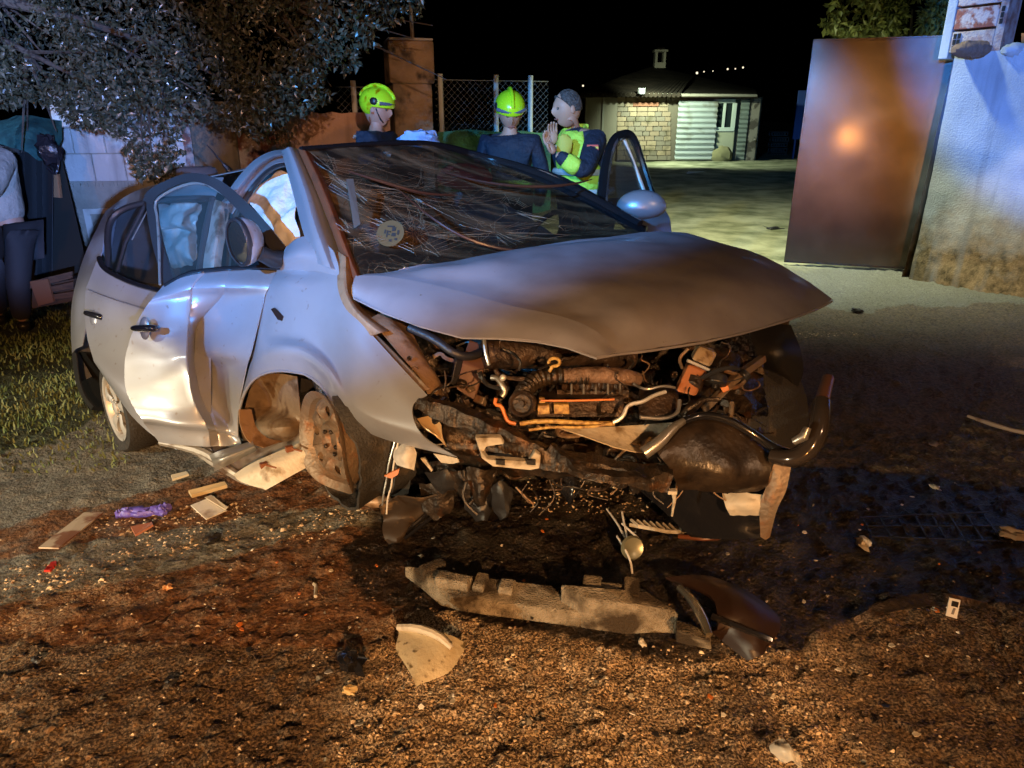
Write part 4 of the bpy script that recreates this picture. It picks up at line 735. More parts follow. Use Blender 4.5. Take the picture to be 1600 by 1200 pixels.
P_('crossmember_foil', [[(1130, 772, 2.44), (1165, 770, 2.40), (1205, 775, 2.38)], [(1134, 790, 2.42), (1165, 788, 2.38), (1202, 790, 2.37)], [(1140, 802, 2.44), (1165, 804, 2.42), (1200, 802, 2.40)]], m=cream, fn=lambda p, u, v: p+Vector((0, .012*fbm(p*26), 0)))
P_('under_tray', [[(1000, 765, 2.6), (1080, 760, 2.5), (1200, 755, 2.44)], [(1040, 800, 2.62), (1100, 812, 2.55), (1190, 812, 2.5)], [(1080, 838, 2.62), (1130, 842, 2.56), (1195, 840, 2.5)]], m=black_gl)
P_('far_arch_liner', [[(1170, 520, 2.98), (1200, 508, 3.0), (1235, 508, 3.0)], [(1180, 548, 2.94), (1215, 545, 2.9), (1250, 548, 2.96)], [(1190, 572, 2.96), (1220, 574, 2.92), (1254, 580, 2.98)], [(1236, 590, 2.98), (1240, 600, 2.98), (1246, 604, 3.0)]], m=black_pl)
fwr = MB(); fwr.tube(L([(1150, 650, 3.3), (1190, 655, 3.15)]), [.28, .28], 24); fwr.build('far_front_tyre', rubber, car)
wcol = [black_pl, dark_metal, steel_rust, engine_brown, black_pl]
rg = random.Random(11)
for i in range(120):       # torn cables and hoses through the bay
    x, y = rg.uniform(690, 1180), rg.uniform(560, 750)
    if y > 575+ (x-690)*.25 and rg.random() < .3: y -= 30
    z = rg.uniform(2.42, 2.85); pts = [(x, y, z)]; a = rg.uniform(0, 6.28)
    for k in range(4): x += rg.uniform(8, 30)*math.cos(a); y += rg.uniform(6, 18)*math.sin(a); a += rg.gauss(0, .8); z += rg.gauss(0, .02); pts.append((x, min(y, 765), z))
    MB().tube(L(pts), rg.choice([.002, .003, .003, .005, .008]), 6, smooth=2).build('torn_cable', rg.choice(wcol), car)
for i in range(84):       # broken castings and brackets
    x = rg.uniform(690, 1190); y = rg.uniform(585, 745); z = rg.uniform(2.55, 2.9)
    if y < 560+.0*x: continue
    b = MB(); M = frame((rg.gauss(0, 1), -1, rg.gauss(0, 1))); s = rg.uniform(.010, .042)
    if rg.random() < .5: b.box(W(x, y, z), (s*1.6, s, s*rg.uniform(.4, 1)), M)
    else: b.lathe(W(x, y, z), M, [(s, -s*.6), (s, s*.2), (s*.7, s*.35), (s*.3, s*.2), (s*.25, s*.6), (.0005, s*.6)], 14)
    b.build('broken_bracket', rg.choice([dark_metal, engine_brown, dark_metal, black_pl, steel_rust]), car, bevel=.003, smooth=True)
for i in range(34):       # shreds hanging below the crushed front
    x, y, z = rg.uniform(680, 1200), rg.uniform(728, 770), rg.uniform(2.4, 2.8); dy = rg.uniform(15, 62)
    if rg.random() < .55: MB().tube(L([(x, y, z), (x+rg.uniform(-14, 14), y+dy*.5, z), (x+rg.uniform(-30, 30), min(y+dy, 812), z)]), rg.choice([.002, .003, .005]), 5, smooth=2).build('hanging_cable', rg.choice([black_pl, black_pl, dark_metal, steel_rust]), car)
    else:
        w = rg.uniform(8, 34); MB().patch([L([(x-w, y-8, z), (x, y-12, z-.03), (x+w, y-6, z)]), L([(x-w*.8, y+dy*.4, z+.02), (x+4, y+dy*.4, z-.02), (x+w*.9, y+dy*.3, z)]), L([(x-w*.2, min(812, y+dy), z+.03), (x+6, min(812, y+dy*.9), z), (x+w*.5, y+dy*.7, z+.02)])], 4, 4, lambda p, u, v: p+Vector((.015*fbm(p*16), .02*fbm(p*15), .012*fbm(p*17)))).build('torn_plastic_shred', rg.choice([black_pl, dark_metal, black_gl, dark_metal]), car, solid=.003)
MB().tube(L([(1128, 590, 2.66), (1100, 615, 2.6), (1070, 650, 2.56)]), .02, 4).build('bent_strut_bar', dark_metal, car, smooth=False)
MB().tube(L([(1192, 560, 2.78), (1150, 590, 2.66), (1100, 640, 2.6)]), [.018, .02, .014], 4).build('bent_strut_bar', steel_rust, car, smooth=False)
P_('crumpled_inner_wing', [[(1110, 560, 2.75), (1150, 545, 2.82), (1185, 560, 2.85)], [(1120, 600, 2.68), (1160, 590, 2.72), (1190, 610, 2.8)], [(1130, 640, 2.66), (1165, 645, 2.62), (1195, 650, 2.72)]], m=dark_metal, n=8, k=8, fn=lambda p, u, v: p+Vector((.03*fbm(p*14), .05*fbm(p*12), .03*fbm(p*13))))
ebox('orange_plug', [(1126, 606, 2.58), (1138, 602, 2.58), (1140, 610, 2.58), (1130, 614, 2.58)], (0, .02, 0), orange_pl, .002)
MB().slab(L([(657, 717, 2.5), (664, 716, 2.5), (676, 735, 2.52), (674, 737, 2.52)]), (0, .01, 0)).build('hanging_clip', cream, car, smooth=False)
P_('bumper_corner_scrap', [[(678, 708, 2.42), (700, 712, 2.40), (716, 716, 2.38)], [(690, 722, 2.42), (706, 724, 2.40), (718, 722, 2.38)]], m=cream)
# ============================================================ WALLS AND YARD
def wall_mat(name, col, dirt, z0, z1, col2=None, bump=.5, bscale=35, streak=None, moss=None):
    m = mat(name, col, .85, col2=col2 or tuple(c*.8 for c in col), scale=3, bump=bump, bscale=bscale); t = m.node_tree; N = t.nodes; K = t.links; b = N['Principled BSDF']
    src = b.inputs['Base Color'].links[0].from_socket
    geo = N.new('ShaderNodeNewGeometry'); sp = N.new('ShaderNodeSeparateXYZ'); K.new(geo.outputs['Position'], sp.inputs[0])
    n = N.new('ShaderNodeTexNoise'); n.inputs['Scale'].default_value = 5; n.inputs['Detail'].default_value = 10; K.new(geo.outputs['Position'], n.inputs['Vector'])
    a = N.new('ShaderNodeMath'); a.operation = 'MULTIPLY_ADD'; a.inputs[1].default_value = .9; K.new(n.outputs[0], a.inputs[0]); a.inputs[2].default_value = -.45
    s = N.new('ShaderNodeMath'); s.operation = 'ADD'; K.new(sp.outputs['Z'], s.inputs[0]); K.new(a.outputs[0], s.inputs[1])
    r = N.new('ShaderNodeMapRange'); r.inputs[1].default_value = z0; r.inputs[2].default_value = z1; r.inputs[3].default_value = 1; r.inputs[4].default_value = 0; K.new(s.outputs[0], r.inputs[0])
    mx = N.new('ShaderNodeMix'); mx.data_type = 'RGBA'; K.new(r.outputs[0], mx.inputs[0]); K.new(src, mx.inputs[6])
    n2 = N.new('ShaderNodeTexNoise'); n2.inputs['Scale'].default_value = 11; n2.inputs['Detail'].default_value = 14; n2.inputs['Roughness'].default_value = .72; K.new(geo.outputs['Position'], n2.inputs['Vector'])
    q = N.new('ShaderNodeMapRange'); q.inputs[1].default_value = .36; q.inputs[2].default_value = .68; K.new(n2.outputs[0], q.inputs[0])
    d = N.new('ShaderNodeMix'); d.data_type = 'RGBA'; K.new(q.outputs[0], d.inputs[0]); d.inputs[6].default_value = (*dirt, 1); d.inputs[7].default_value = (*(moss or tuple(c*2 for c in dirt)), 1); K.new(d.outputs[2], mx.inputs[7])
    out = mx.outputs[2]
    # rain streaks and pock marks
    mp = N.new('ShaderNodeMapping'); mp.inputs['Scale'].default_value = (9, 9, .8); K.new(geo.outputs['Position'], mp.inputs[0])
    n3 = N.new('ShaderNodeTexNoise'); n3.inputs['Scale'].default_value = 1; n3.inputs['Detail'].default_value = 7; K.new(mp.outputs[0], n3.inputs['Vector'])
    q3 = N.new('ShaderNodeMapRange'); q3.inputs[1].default_value = .52; q3.inputs[2].default_value = .72; q3.inputs[4].default_value = .7; K.new(n3.outputs[0], q3.inputs[0])
    m3 = N.new('ShaderNodeMix'); m3.data_type = 'RGBA'; K.new(q3.outputs[0], m3.inputs[0]); K.new(out, m3.inputs[6]); m3.inputs[7].default_value = (*(streak or tuple(c*.45 for c in col)), 1)
    K.new(m3.outputs[2], b.inputs['Base Color']); return m
white_tile = wall_mat('white_block_paint', (.55, .56, .55), (.16, .15, .12), .2, .9)
grime_white = wall_mat('grimy_white_render', (.34, .34, .30), (.14, .13, .10), .2, 1.2)
salmon = wall_mat('salmon_render', (.55, .36, .26), (.14, .08, .05), .1, .8)
peel = mat('peeling_pink_paint', (.42, .38, .36), .85, col2=(.20, .09, .07), scale=7, bump=.5, lo=.45, hi=.55)
grey_post = wall_mat('streaked_concrete', (.19, .17, .13), (.10, .09, .07), .1, .8)
blue_wall_m = wall_mat('pale_blue_render', (.38, .46, .58), (.045, .038, .018), .25, .75, bump=.35, bscale=70, moss=(.34, .27, .17))
tan = mat('tan_render', (.34, .24, .14), .85, col2=(.20, .14, .08), scale=5, stain=(.05, .035, .02), sscale=6, bump=.7, bscale=30)
# left boundary wall
WA, WB = Vector((-5.2, 6.95, 0)), Vector((-.9, 7.6, 0)); wd_ = (WB-WA).normalized(); wn = Vector((wd_.y, -wd_.x, 0))    # wn faces the camera
lw = thing('boundary_wall', WA, 'long boundary wall of white blocks, grey post and salmon render behind the car', 'wall')
def SH(px, py): p = V(px, py, WA, WB); return (p-WA).dot(wd_), p.z
def wbox(mb, s0, s1, h0, h1, t=.2, off=0.):
    a = WA+wd_*s0+wn*off; c = WA+wd_*s1+wn*off
    mb.hexa([a+Vector((0, 0, h0)), c+Vector((0, 0, h0)), c+Vector((0, 0, h1)), a+Vector((0, 0, h1))], -wn*t)
s_l = SH(96, 260)[0]; s_1 = SH(288, 230)[0]; s_2 = SH(303, 230)[0]; s_3 = SH(374, 240)[0]; s_4 = SH(432, 240)[0]; s_5 = SH(612, 240)[0]
hs = [SH(150, y)[1] for y in (284, 240, 200, 160, 120)]; htop = SH(540, 176)[1]
mb = MB(); wbox(mb, s_l, s_1, 0, hs[0]-.055); mb.build('lower_render', grime_white, lw, smooth=False)
for r in range(4):
    if hs[r] >= htop+.3: break
    n = 4; w = (s_1-s_l)/n
    for k in range(-(r % 2), n):
        a, c = s_l+(k+.5*(r % 2))*w, s_l+(k+1+.5*(r % 2))*w; a = max(a, s_l); c = min(c, s_1)
        if c-a < .03: continue
        mb = MB(); wbox(mb, a+.006, c-.006, hs[r]+.006, min(hs[r+1], htop+.2)-.006, .19, random.uniform(0, .006)); mb.build('block', white_tile, lw, smooth=False, bevel=.004)
mb = MB(); wbox(mb, s_l, s_1, hs[0]-.05, htop+.15, .15, -.012); mb.build('mortar', grime_white, lw, smooth=False)
nv = 34; w = (s_1-s_l)/nv; mb = MB()
for k in range(nv):
    if k % 4 == 3: wbox(mb, s_l+k*w, s_l+(k+1)*w, hs[0]-.052, hs[0]+.002, .10)
    else: wbox(mb, s_l+(k+.72)*w, s_l+(k+1)*w, hs[0]-.052, hs[0]+.002, .10)
wbox(mb, s_l, s_1, hs[0]-.008, hs[0]+.003, .1, .002); wbox(mb, s_l, s_1, hs[0]-.056, hs[0]-.046, .1, .002)
mb.build('air_brick_row', grime_white, lw, smooth=False); mb = MB(); wbox(mb, s_l, s_1, hs[0]-.05, hs[0], .05, -.05); mb.build('air_brick_void', black_pl, lw, smooth=False)
mb = MB(); wbox(mb, s_1, s_2, 0, SH(295, 160)[1], .2, .01); mb.build('peeling_strip', peel, lw, smooth=False)
mb = MB(); wbox(mb, s_2, s_3, 0, SH(340, 158)[1], .3, .06); mb.build('concrete_post', grey_post, lw, smooth=False, bevel=.01)
mb = MB(); wbox(mb, s_3, s_4, 0, SH(400, 160)[1], .2, .01); mb.build('peeling_panel', peel, lw, smooth=False)
rows = []
for j in range(4): rows.append([WA+wd_*(s_4+(s_5-s_4)*k/12)+Vector((0, 0, (htop+.02*fbm((k*.9, 3, 1)))*j/3)) for k in range(13)])
mb = MB().patch(rows, 2, 2); mb.build('salmon_render', salmon, lw, solid=.2)
# white opening frame low in the wall
a0, h0 = SH(131, 326); a1, h1 = SH(205, 326); mb = MB()
wbox(mb, a0, a1, h0-.05, h0, .05, .03); wbox(mb, a0, a0+.06, .0, h0-.05, .05, .03); wbox(mb, a1-.06, a1, .0, h0-.05, .05, .03)
fr = mb.build('door_frame', mat('frame_white', (.5, .5, .46), .6, stain=(.2, .18, .14)), lw, smooth=False); mb = MB(); wbox(mb, a0+.06, a1-.06, 0, h0-.05, .02, .012); mb.build('door_leaf', grime_white, lw, smooth=False)
mb = MB(); wbox(mb, a0+.16, a0+.32, h0-.32, h0-.12, .02, .03); mb.build('door_board', mat('red_board', (.16, .06, .04), .8), lw, smooth=False)
# gate pier with pole
pc = Vector((-1.07, 8.05, 0)); PM = Matrix.Rotation(R(16), 3, 'Z'); ptop = V(640, 66, pc, pc+Vector((1, 0, 0))).z; pmid = V(640, 132, pc, pc+Vector((1, 0, 0))).z
pier = thing('gate_pier', pc, 'tall brown rendered pier with a block on top carrying a thin pole', 'pier')
MB().box(pc+Vector((0, 0, pmid/2)), (.40, .40, pmid), PM).build('shaft', tan, pier, smooth=False, bevel=.015)
pb = MB().box(pc+Vector((0, 0, (pmid+ptop)/2)), (.46, .44, ptop-pmid), PM).build('top_block', tan, pier, smooth=False, bevel=.02)
MB().box(pc+Vector((0, 0, ptop+.012)), (.45, .43, .022), PM).build('mortar_cap', mat('pale_mortar', (.45, .43, .38), .9, bump=.6), pier, smooth=False, bevel=.008)
MB().tube([pc+Vector((.05, 0, ptop)), pc+Vector((.04, 0, ptop+1.6))], .020, 8).build('pole', mat('pole_grey', (.22, .2, .16), .6), pier)
# chain-link fences
wire_m = mat('galvanised_wire', (.34, .36, .34), .4, .6); post_m = mat('pale_post', (.55, .6, .55), .6)
def chainlink(name, A, B, h0, h1, posts, label, step=.07, wr=.0014):
    A, B = Vector(A), Vector(B); d = (B-A); ln = d.length; d.normalize(); f = thing(name, A, label, 'fence', )
    w = MB(); H = h1-h0; n = int((ln+H)/step)
    for i in range(n+1):
        for sg in (1, -1):
            s0 = i*step-H if sg > 0 else i*step; pts = []
            sa, sb_ = s0, s0+sg*H; ha, hb_ = h0, h1
            for lim in (0, ln):
                pass
            def cl(s, h, s2, h2):
                if s < 0: h = h+(0-s)/(s2-s)*(h2-h) if s2 != s else h; s = 0
                if s > ln: h = h+(ln-s)/(s2-s)*(h2-h) if s2 != s else h; s = ln
                return s, h
            if max(sa, sb_) < 0 or min(sa, sb_) > ln: continue
            p, q_ = cl(sa, ha, sb_, hb_), cl(sb_, hb_, sa, ha); w.tube([A+d*p[0]+Vector((0, 0, p[1])), A+d*q_[0]+Vector((0, 0, q_[1]))], wr, 4, cap=False)
    w.tube([A+Vector((0, 0, h1)), B+Vector((0, 0, h1))], .004, 6); w.build('wire_mesh', wire_m, f, kind='stuff')
    for s in posts: MB().tube([A+d*s+Vector((0, 0, h0-.1 if h0 > .3 else 0)), A+d*s+Vector((0, 0, h1+.06))], .028, 8).build('post', post_m, f)
    return f
fa, fb = WA+wd_*(s_4+.6)-wn*.3, WA+wd_*s_5-wn*.3; zt = V(552, 136, fa, fb).z
chainlink('wall_top_fence', fa, fb, htop-.08, zt, [(V(552, 136, fa, fb)-fa).dot(wd_)], 'short chain-link fence along the top of the salmon wall left of the pier')
fa, fb = Vector((-.85, 8.5, 0)), Vector((.42, 8.9, 0)); zt = V(775, 126, fa, fb).z; dd = (fb-fa).normalized()
chainlink('yard_fence', fa, fb, .2, zt, [(V(x, 126, fa, fb)-fa).dot(dd) for x in (688, 775, 829)], 'chain-link fence with pale posts behind the rescuers, right of the pier')
gcl = mat('green_shade_net', (.06, .20, .09), .85, col2=(.03, .10, .05), scale=6, bump=.6, bscale=30)
MB().patch([[V(x, y+random.uniform(-4, 4), fa, fb, .25+random.uniform(-.05, .05)) for x in np.linspace(684, 860, 9)] for y in (206, 225, 260, 330)], 4, 3, lambda p, u, v: p+Vector((0, .06*fbm(p*3), 0))).build('shade_net', gcl, None, solid=.004, label='sagging green shade net along the foot of the yard fence', cat='net')
# steel gate
ga = G(1225, 414); gd = Vector((.945, -.327, 0)).normalized(); gn = Vector((gd.y, -gd.x, 0)); gb = ga+gd*1.42; gh = V(1252, 62, ga, gb).z
gate_m = mat('brushed_stainless', (.15, .14, .135), .27, 1.0, col2=(.11, .102, .098), scale=4, bump=.06, bscale=500, detail=8, stain=(.13, .11, .09), sscale=2.2, coat=.25); gate_m.node_tree.nodes['Principled BSDF'].inputs['Coat Roughness'].default_value = .11; gN = gate_m.node_tree.nodes; gN['Principled BSDF'].inputs['Anisotropic'].default_value = .55; gT = gN.new('ShaderNodeTangent'); gT.direction_type = 'RADIAL'; gT.axis = 'Z'; gate_m.node_tree.links.new(gT.outputs[0], gN['Principled BSDF'].inputs['Tangent'])
gt = thing('steel_gate', ga, 'tall sheet-steel gate leaf standing open beside the pale blue wall', 'gate')
def gp(s, h, o=0.): return ga+gd*s+gn*o+Vector((0, 0, h))
def gsheet(p, u, v): return p+gn*(.0025*fbm(p*1.5))
rows = [[gp(s, h) for s in (0.01, .35, .7, 1.05, 1.27)] for h in (.05, .35, .66, 1.2, 1.8, gh-.02)]
MB().patch(rows, 4, 3, gsheet).build('sheet', gate_m, gt, solid=.02)
ge = MB(); ge.hexa([gp(1.28, .05, .01), gp(1.37, .05, .0), gp(1.37, gh, .0), gp(1.28, gh, .01)], -gn*.05); ge.build('hinge_stile', gate_m, gt, smooth=False, bevel=.006)
ge = MB(); ge.hexa([gp(0, .03), gp(1.28, .03), gp(1.28, .055), gp(0, .055)], -gn*.04); ge.build('bottom_rail', dark_metal, gt, smooth=False)
ge = MB(); ge.hexa([gp(0, gh-.02, .004), gp(1.28, gh-.02, .004), gp(1.28, gh, .004), gp(0, gh, .004)], -gn*.045); ge.build('top_rail', gate_m, gt, smooth=False, bevel=.003)
ge = MB(); ge.hexa([gp(-.006, .03, .004), gp(.012, .03, .004), gp(.012, gh, .004), gp(-.006, gh, .004)], -gn*.045); ge.build('edge_stile', gate_m, gt, smooth=False, bevel=.003)
for h in (.3, gh-.3): MB().tube([gp(1.40, h-.06, -.03), gp(1.40, h+.06, -.03)], .022, 10).build('hinge', dark_metal, gt)
# pale blue wall
ba = G(1424, 434); bb = G(1640, 470); bd = (bb-ba).normalized(); bn = Vector((bd.y, -bd.x, 0)); bh = V(1490, 84, ba, bb).z; bl = 4.6
bw = thing('pale_blue_wall', ba, 'pale blue rendered wall with mossy brown base right of the steel gate', 'wall')
rows = [[ba+bd*s+Vector((0, 0, h if h < bh else bh+.02*fbm((s*4, 1, 2))))+bn*(.05*max(0, 1-h/.5)) for s in np.linspace(0, bl, 24)] for h in (-.02, .12, .3, .8, 1.3, bh)]
MB().patch(rows, 4, 3, lambda p, u, v: p+bn*(.012*fbm(p*4)+.005*fbm(p*17))).build('rendered_face', blue_wall_m, bw)
mb = MB(); mb.box(ba+bd*bl/2-bn*.155+Vector((0, 0, bh/2-.012)), (bl-.01, .29, bh), Matrix((bd, -bn, Vector((0, 0, 1)))).transposed()); mb.build('core', blue_wall_m, bw, smooth=False)
rows = [[ba-bd*.004+bn*(.02*max(0, 1-h/.5))-bn*s-bd*(.08*(1-h/bh)) + Vector((0, 0, h)) for s in (0, .15, .30)] for h in (-.02, .3, 1, bh)]
MB().patch(rows, 5, 4, lambda p, u, v: p+bd*(.008*fbm(p*9))).build('wall_end', blue_wall_m, bw)
# brick pillar on the wall
bp_ = thing('brick_pillar', ba+Vector((0, 0, bh)), 'hollow-brick pillar rising from the end of the pale blue wall', 'pillar')
brick_m = mat('red_hollow_brick', (.30, .10, .07), .85, col2=(.22, .07, .05), scale=9, stain=(.50, .44, .44), sscale=8, slo=.46, shi=.54, bump=.5)
mort_m = mat('smeared_mortar', (.45, .42, .42), .9, col2=(.28, .15, .12), scale=10, bump=.8)
p0, p1 = V(1487, 60, ba, bb), V(1552, 60, ba, bb); s0 = (p0-ba).dot(bd); s1 = (p1-ba).dot(bd); hz = [bh] + [V(1520, y, ba, bb).z for y in (46, 10, -30)]
for r in range(3):
    a, c = s0, s1
    mb = MB(); mb.hexa([ba+bd*a+Vector((0, 0, hz[r]+.01)), ba+bd*c+Vector((0, 0, hz[r]+.01)), ba+bd*c+Vector((0, 0, hz[r+1]-.01)), ba+bd*a+Vector((0, 0, hz[r+1]-.01))], -bn*.24); br = mb.build('brick', mort_m if r == 0 else brick_m, bp_, smooth=False, bevel=.005)
    hl = MB(); e = .0
    side = a+.03 if r == 0 else c+.035
    for i in range(2 if r == 0 else 1):
        for j in range(3):
            hh = hz[r]+.02+(hz[r+1]-hz[r]-.04)*(j+.5)/3; hl.box(ba+bd*(side+i*.035-(.0 if r == 0 else .0))+bn*.001+Vector((0, 0, hh)), (.024, .02, (hz[r+1]-hz[r])*.22), Matrix((bd, -bn, Vector((0, 0, 1)))).transposed())
    hl.build('brick_hollow', black_pl, br, smooth=False)
mb = MB(); mb.hexa([ba+bd*(s1+.005)+Vector((0, 0, bh)), ba+bd*(s1+.07)+Vector((0, 0, bh)), ba+bd*(s1+.07)+Vector((0, 0, hz[3])), ba+bd*(s1+.005)+Vector((0, 0, hz[3]))], -bn*.24); mb.build('brick', mort_m, bp_, smooth=False)
mb = MB(); mb.hexa([ba+bd*(s0-.09)+Vector((0, 0, bh-.04)), ba+bd*(s0-.008)+Vector((0, 0, bh-.04)), ba+bd*(s0-.008)+Vector((0, 0, hz[3])), ba+bd*(s0-.09)+Vector((0, 0, hz[3]))], -bn*.22); mb.build('rendered_edge', blue_wall_m, bp_, smooth=False, bevel=.006)
rb = MB(); cc = V(1525, 78, ba, bb)+bn*.03
rb.ball(cc, (.20, .10, .075), 16, 10, fn=lambda d, q: q*(1+.25*fbm(d*3)))
rb.build('mortar_heap', mat('brown_mortar', (.16, .11, .09), .95, bump=1, bscale=30), None, label='brown heap of old mortar lying on the pale blue wall below the bricks', cat='rubble')
rb = MB(); rb.ball(V(1585, 78, ba, bb)-bn*.05, (.13, .08, .06), 14, 8, fn=lambda d, q: q*(1+.3*fbm(d*2.5)))
rb.build('plastic_bag', mat('bluish_bag', (.35, .42, .52), .5, bump=.8, bscale=15), None, label='crumpled bluish bag lying on the wall right of the mortar heap', cat='bag')
bo = MB(); q0 = -bn*.5
bo.hexa([V(1558, 74, ba, bb)+q0, V(1640, 76, ba, bb)+q0, V(1640, 40, ba, bb)+q0, V(1558, 46, ba, bb)+q0], -bn*.05)
bo.build('orange_board', mat('orange_board', (.60, .22, .04), .55, col2=(.40, .13, .03), scale=4), None, label='orange board standing behind the pale blue wall at the right edge', cat='board', smooth=False)
cn = MB(); q0 = -bn*1.6
cn.hexa([V(1550, 36, ba, bb)+q0, V(1680, 12, ba, bb)+q0, V(1680, -80, ba, bb)+q0, V(1550, -80, ba, bb)+q0], -bn*.4)
cn.build('beige_canopy', mat('beige_canopy', (.34, .28, .18), .8), None, label='beige canopy hanging over the orange board', cat='canopy', smooth=False)
cn = MB(); cn.hexa([V(1552, 40, ba, bb, .04)+q0, V(1680, 14, ba, bb, .04)+q0, V(1680, 8, ba, bb, .04)+q0, V(1552, 32, ba, bb, .04)+q0], -bn*.03)
cn.build('canopy_trim', mat('orange_trim', (.62, .25, .06), .6), bpy.data.objects['beige_canopy'], smooth=False)
# ---------------------------------------------------------- shed
gsh = gheight(0, np.array([27.]))[0]; sa, sb2 = G(963, 251, gsh), G(1180, 250, gsh); sd = (sb2-sa).normalized(); sn = Vector((sd.y, -sd.x, 0))
shed = thing('brick_shed', sa, 'low brick shed with corrugated door and small roof lamp at the back of the yard', 'shed')
def SP(px, py, off=0.): return V(px, py, sa, sb2, off)
def sq(mb, x0, y0, x1, y1, off, t):      # rectangle on the shed front given by its picture corners
    a, c = SP(x0, y1, off), SP(x1, y1, off); h = SP(x0, y0, off).z-a.z; mb.hexa([a, c, c+Vector((0, 0, h)), a+Vector((0, 0, h))], -sn*t); return mb
shed_mort = mat('shed_mortar', (.13, .11, .08), .9, bump=.5, bscale=10)
sq(MB(), 963, 150, 1180, 253, -.06, .25).build('wall', shed_mort, shed, smooth=False)
bm1 = [mat('shed_brick_%s' % n, c, .85, stain=(.12, .10, .06), sscale=2, bump=.5, bscale=8) for n, c in (('tan', (.25, .19, .13)), ('yellow', (.31, .24, .16)), ('grey', (.20, .17, .13)))]
rowsn = 13
for r in range(rowsn):
    y1 = 250-r*7.6; y0 = y1-6.7; k = 0; x = 964-(5 if r % 2 else 0)
    while x < 1048:
        w = random.choice([11, 14, 15, 17]); xa, xb = max(x, 964), min(x+w, 1048)
        if xb-xa > 4 and not (r == 11 and 988 < (xa+xb)/2 < 1030): sq(MB(), xa+.5, y0, xb-.5, y1, random.uniform(0, .03), .10).build('brick', random.choice(bm1), shed, smooth=False)
        x += w
sq(MB(), 989, 159.5, 1029, 166, .03, .1).build('brick', mat('red_lintel_brick', (.22, .09, .05), .8), shed, smooth=False, label='long red brick')
for i in range(9):
    sq(MB(), 1049+i*13.5, 150.5, 1061.5+i*13.5, 156, random.uniform(0, .02), .1).build('brick', random.choice(bm1), shed, smooth=False)
cd = MB(); rr = []
a, c = SP(1054, 250, .12), SP(1114, 250, .12); hgt = SP(1054, 158, .12).z-a.z
for i in range(89): t = i/88; rr.append([p+Vector((0, 0, hgt*t))+sn*(.035*math.sin(t*11*2*math.pi)) for p in (a, a.lerp(c, .5), c)])
cd.patch(rr, 1, 1).build('corrugated_door', mat('corrugated_sheet', (.50, .55, .55), .4, .3, stain=(.3, .3, .25), sscale=2), shed, solid=.01)
uw = MB()
for q_ in ((1116, 155, 1149, 161), (1116, 199, 1147, 205), (1116, 161, 1118, 199), (1128, 161, 1131.5, 199), (1142, 161, 1148, 199)): sq(uw, *q_, .06, .08)
wf2 = uw.build('window', mat('white_upvc', (.60, .66, .58), .5), shed, smooth=False)
for q_ in ((1118, 161, 1128, 199), (1131.5, 161, 1142, 199)): sq(MB(), *q_, .02, .02).build('pane', glass('dark_pane', (.02, .03, .03), .9), wf2, smooth=False)
sq(MB(), 1116, 205, 1143, 250, .02, .08).build('lower_panel', mat('cream_panel', (.46, .46, .32), .7, stain=(.2, .2, .1), sscale=1.5), shed, smooth=False)
mdm = MB(); mdm.ball(SP(1128, 243, .3), (.34, .2, .30), 14, 10, fn=lambda d, q: q*(1+.25*fbm(d*2))); mdm.build('sand_heap', mat('olive_sand', (.22, .20, .10), .95, bump=.6, bscale=8), None, label='olive heap leaning in front of the shed under the white window', cat='heap')
mb = MB(); a, c = SP(1149, 250, .1), SP(1162, 250, .1); hgt = SP(1149, 157, .1).z-a.z
mb.patch([[p+Vector((0, 0, hgt*t))+sn*(.02*math.sin(t*13*6.283)) for p in (a, c)] for t in np.linspace(0, 1, 60)], 1, 1).build('side_shutter', mat('grey_green_sheet', (.26, .30, .26), .5, .2, stain=(.12, .1, .07), sscale=2), shed, solid=.01)
sq(MB(), 1165, 153, 1178, 252, .06, .3).build('end_pillar', mat('mottled_render', (.30, .26, .20), .9, stain=(.10, .08, .06), sscale=3, slo=.48, shi=.55, bump=.7, bscale=6), shed, smooth=False)
ea, eb_ = SP(963, 148, .35), SP(1182, 150, .35); mb = MB(); mb.tube([ea, eb_], .055, 8); gut = mb.build('gutter', mat('pale_gutter', (.34, .31, .25), .6), shed)
ra, rb2 = SP(905, 150, .5), SP(1184, 150, .5); ridge = [W(1022, 106, 27.5), W(1060, 116, 28.5), W(1180, 140, 28.5)]
tile_m = mat('old_clay_tile', (.022, .017, .013), .95, col2=(.04, .03, .022), scale=2, spec=.1)
rf = MB().patch([[SP(908, 149, .45), SP(975, 147, .4), SP(1080, 148, .4), SP(1184, 149, .4)], [W(965, 128, 26.5), W(1005, 125, 26.5), W(1095, 130, 26.5), W(1182, 143, 26.5)], [W(1021, 107, 28), W(1040, 109, 28), W(1110, 124, 28), W(1180, 139, 28)]], 4, 4).build('roof', tile_m, shed, solid=.08)
for i in range(22):
    t = i/21; a = SP(910+t*150, 148.5, .46); b_ = W(1021+t*62, 106.5+t*14, 27.9); MB().tube([a, a.lerp(b_, .5)+Vector((0, 0, .05)), b_], .075, 6).build('roof_tile', tile_m, rf)
lwll = MB(); sq(lwll, 912, 152, 961, 254, .0, .2); lwll.build('side_wall', mat('grey_plaster', (.20, .18, .14), .9), shed, smooth=False)
sq(MB(), 938, 152, 941, 254, .05, .1).build('drain_pipe', mat('grey_pipe', (.25, .24, .2), .6), shed, smooth=False)
ch = thing('shed_chimney', W(1030, 104, 27.8), None, None); ch.parent = shed; ch.location = W(1030, 104, 27.8)-shed.location
cc = W(1030, 104, 27.8); cm_ = mat('chimney_render', (.42, .38, .30), .9, bump=.4, bscale=8)
for dx in (-.16, .16): MB().box(cc+Vector((dx, 0, .27)), (.09, .36, .48)).build('chimney_side', cm_, ch, smooth=False)
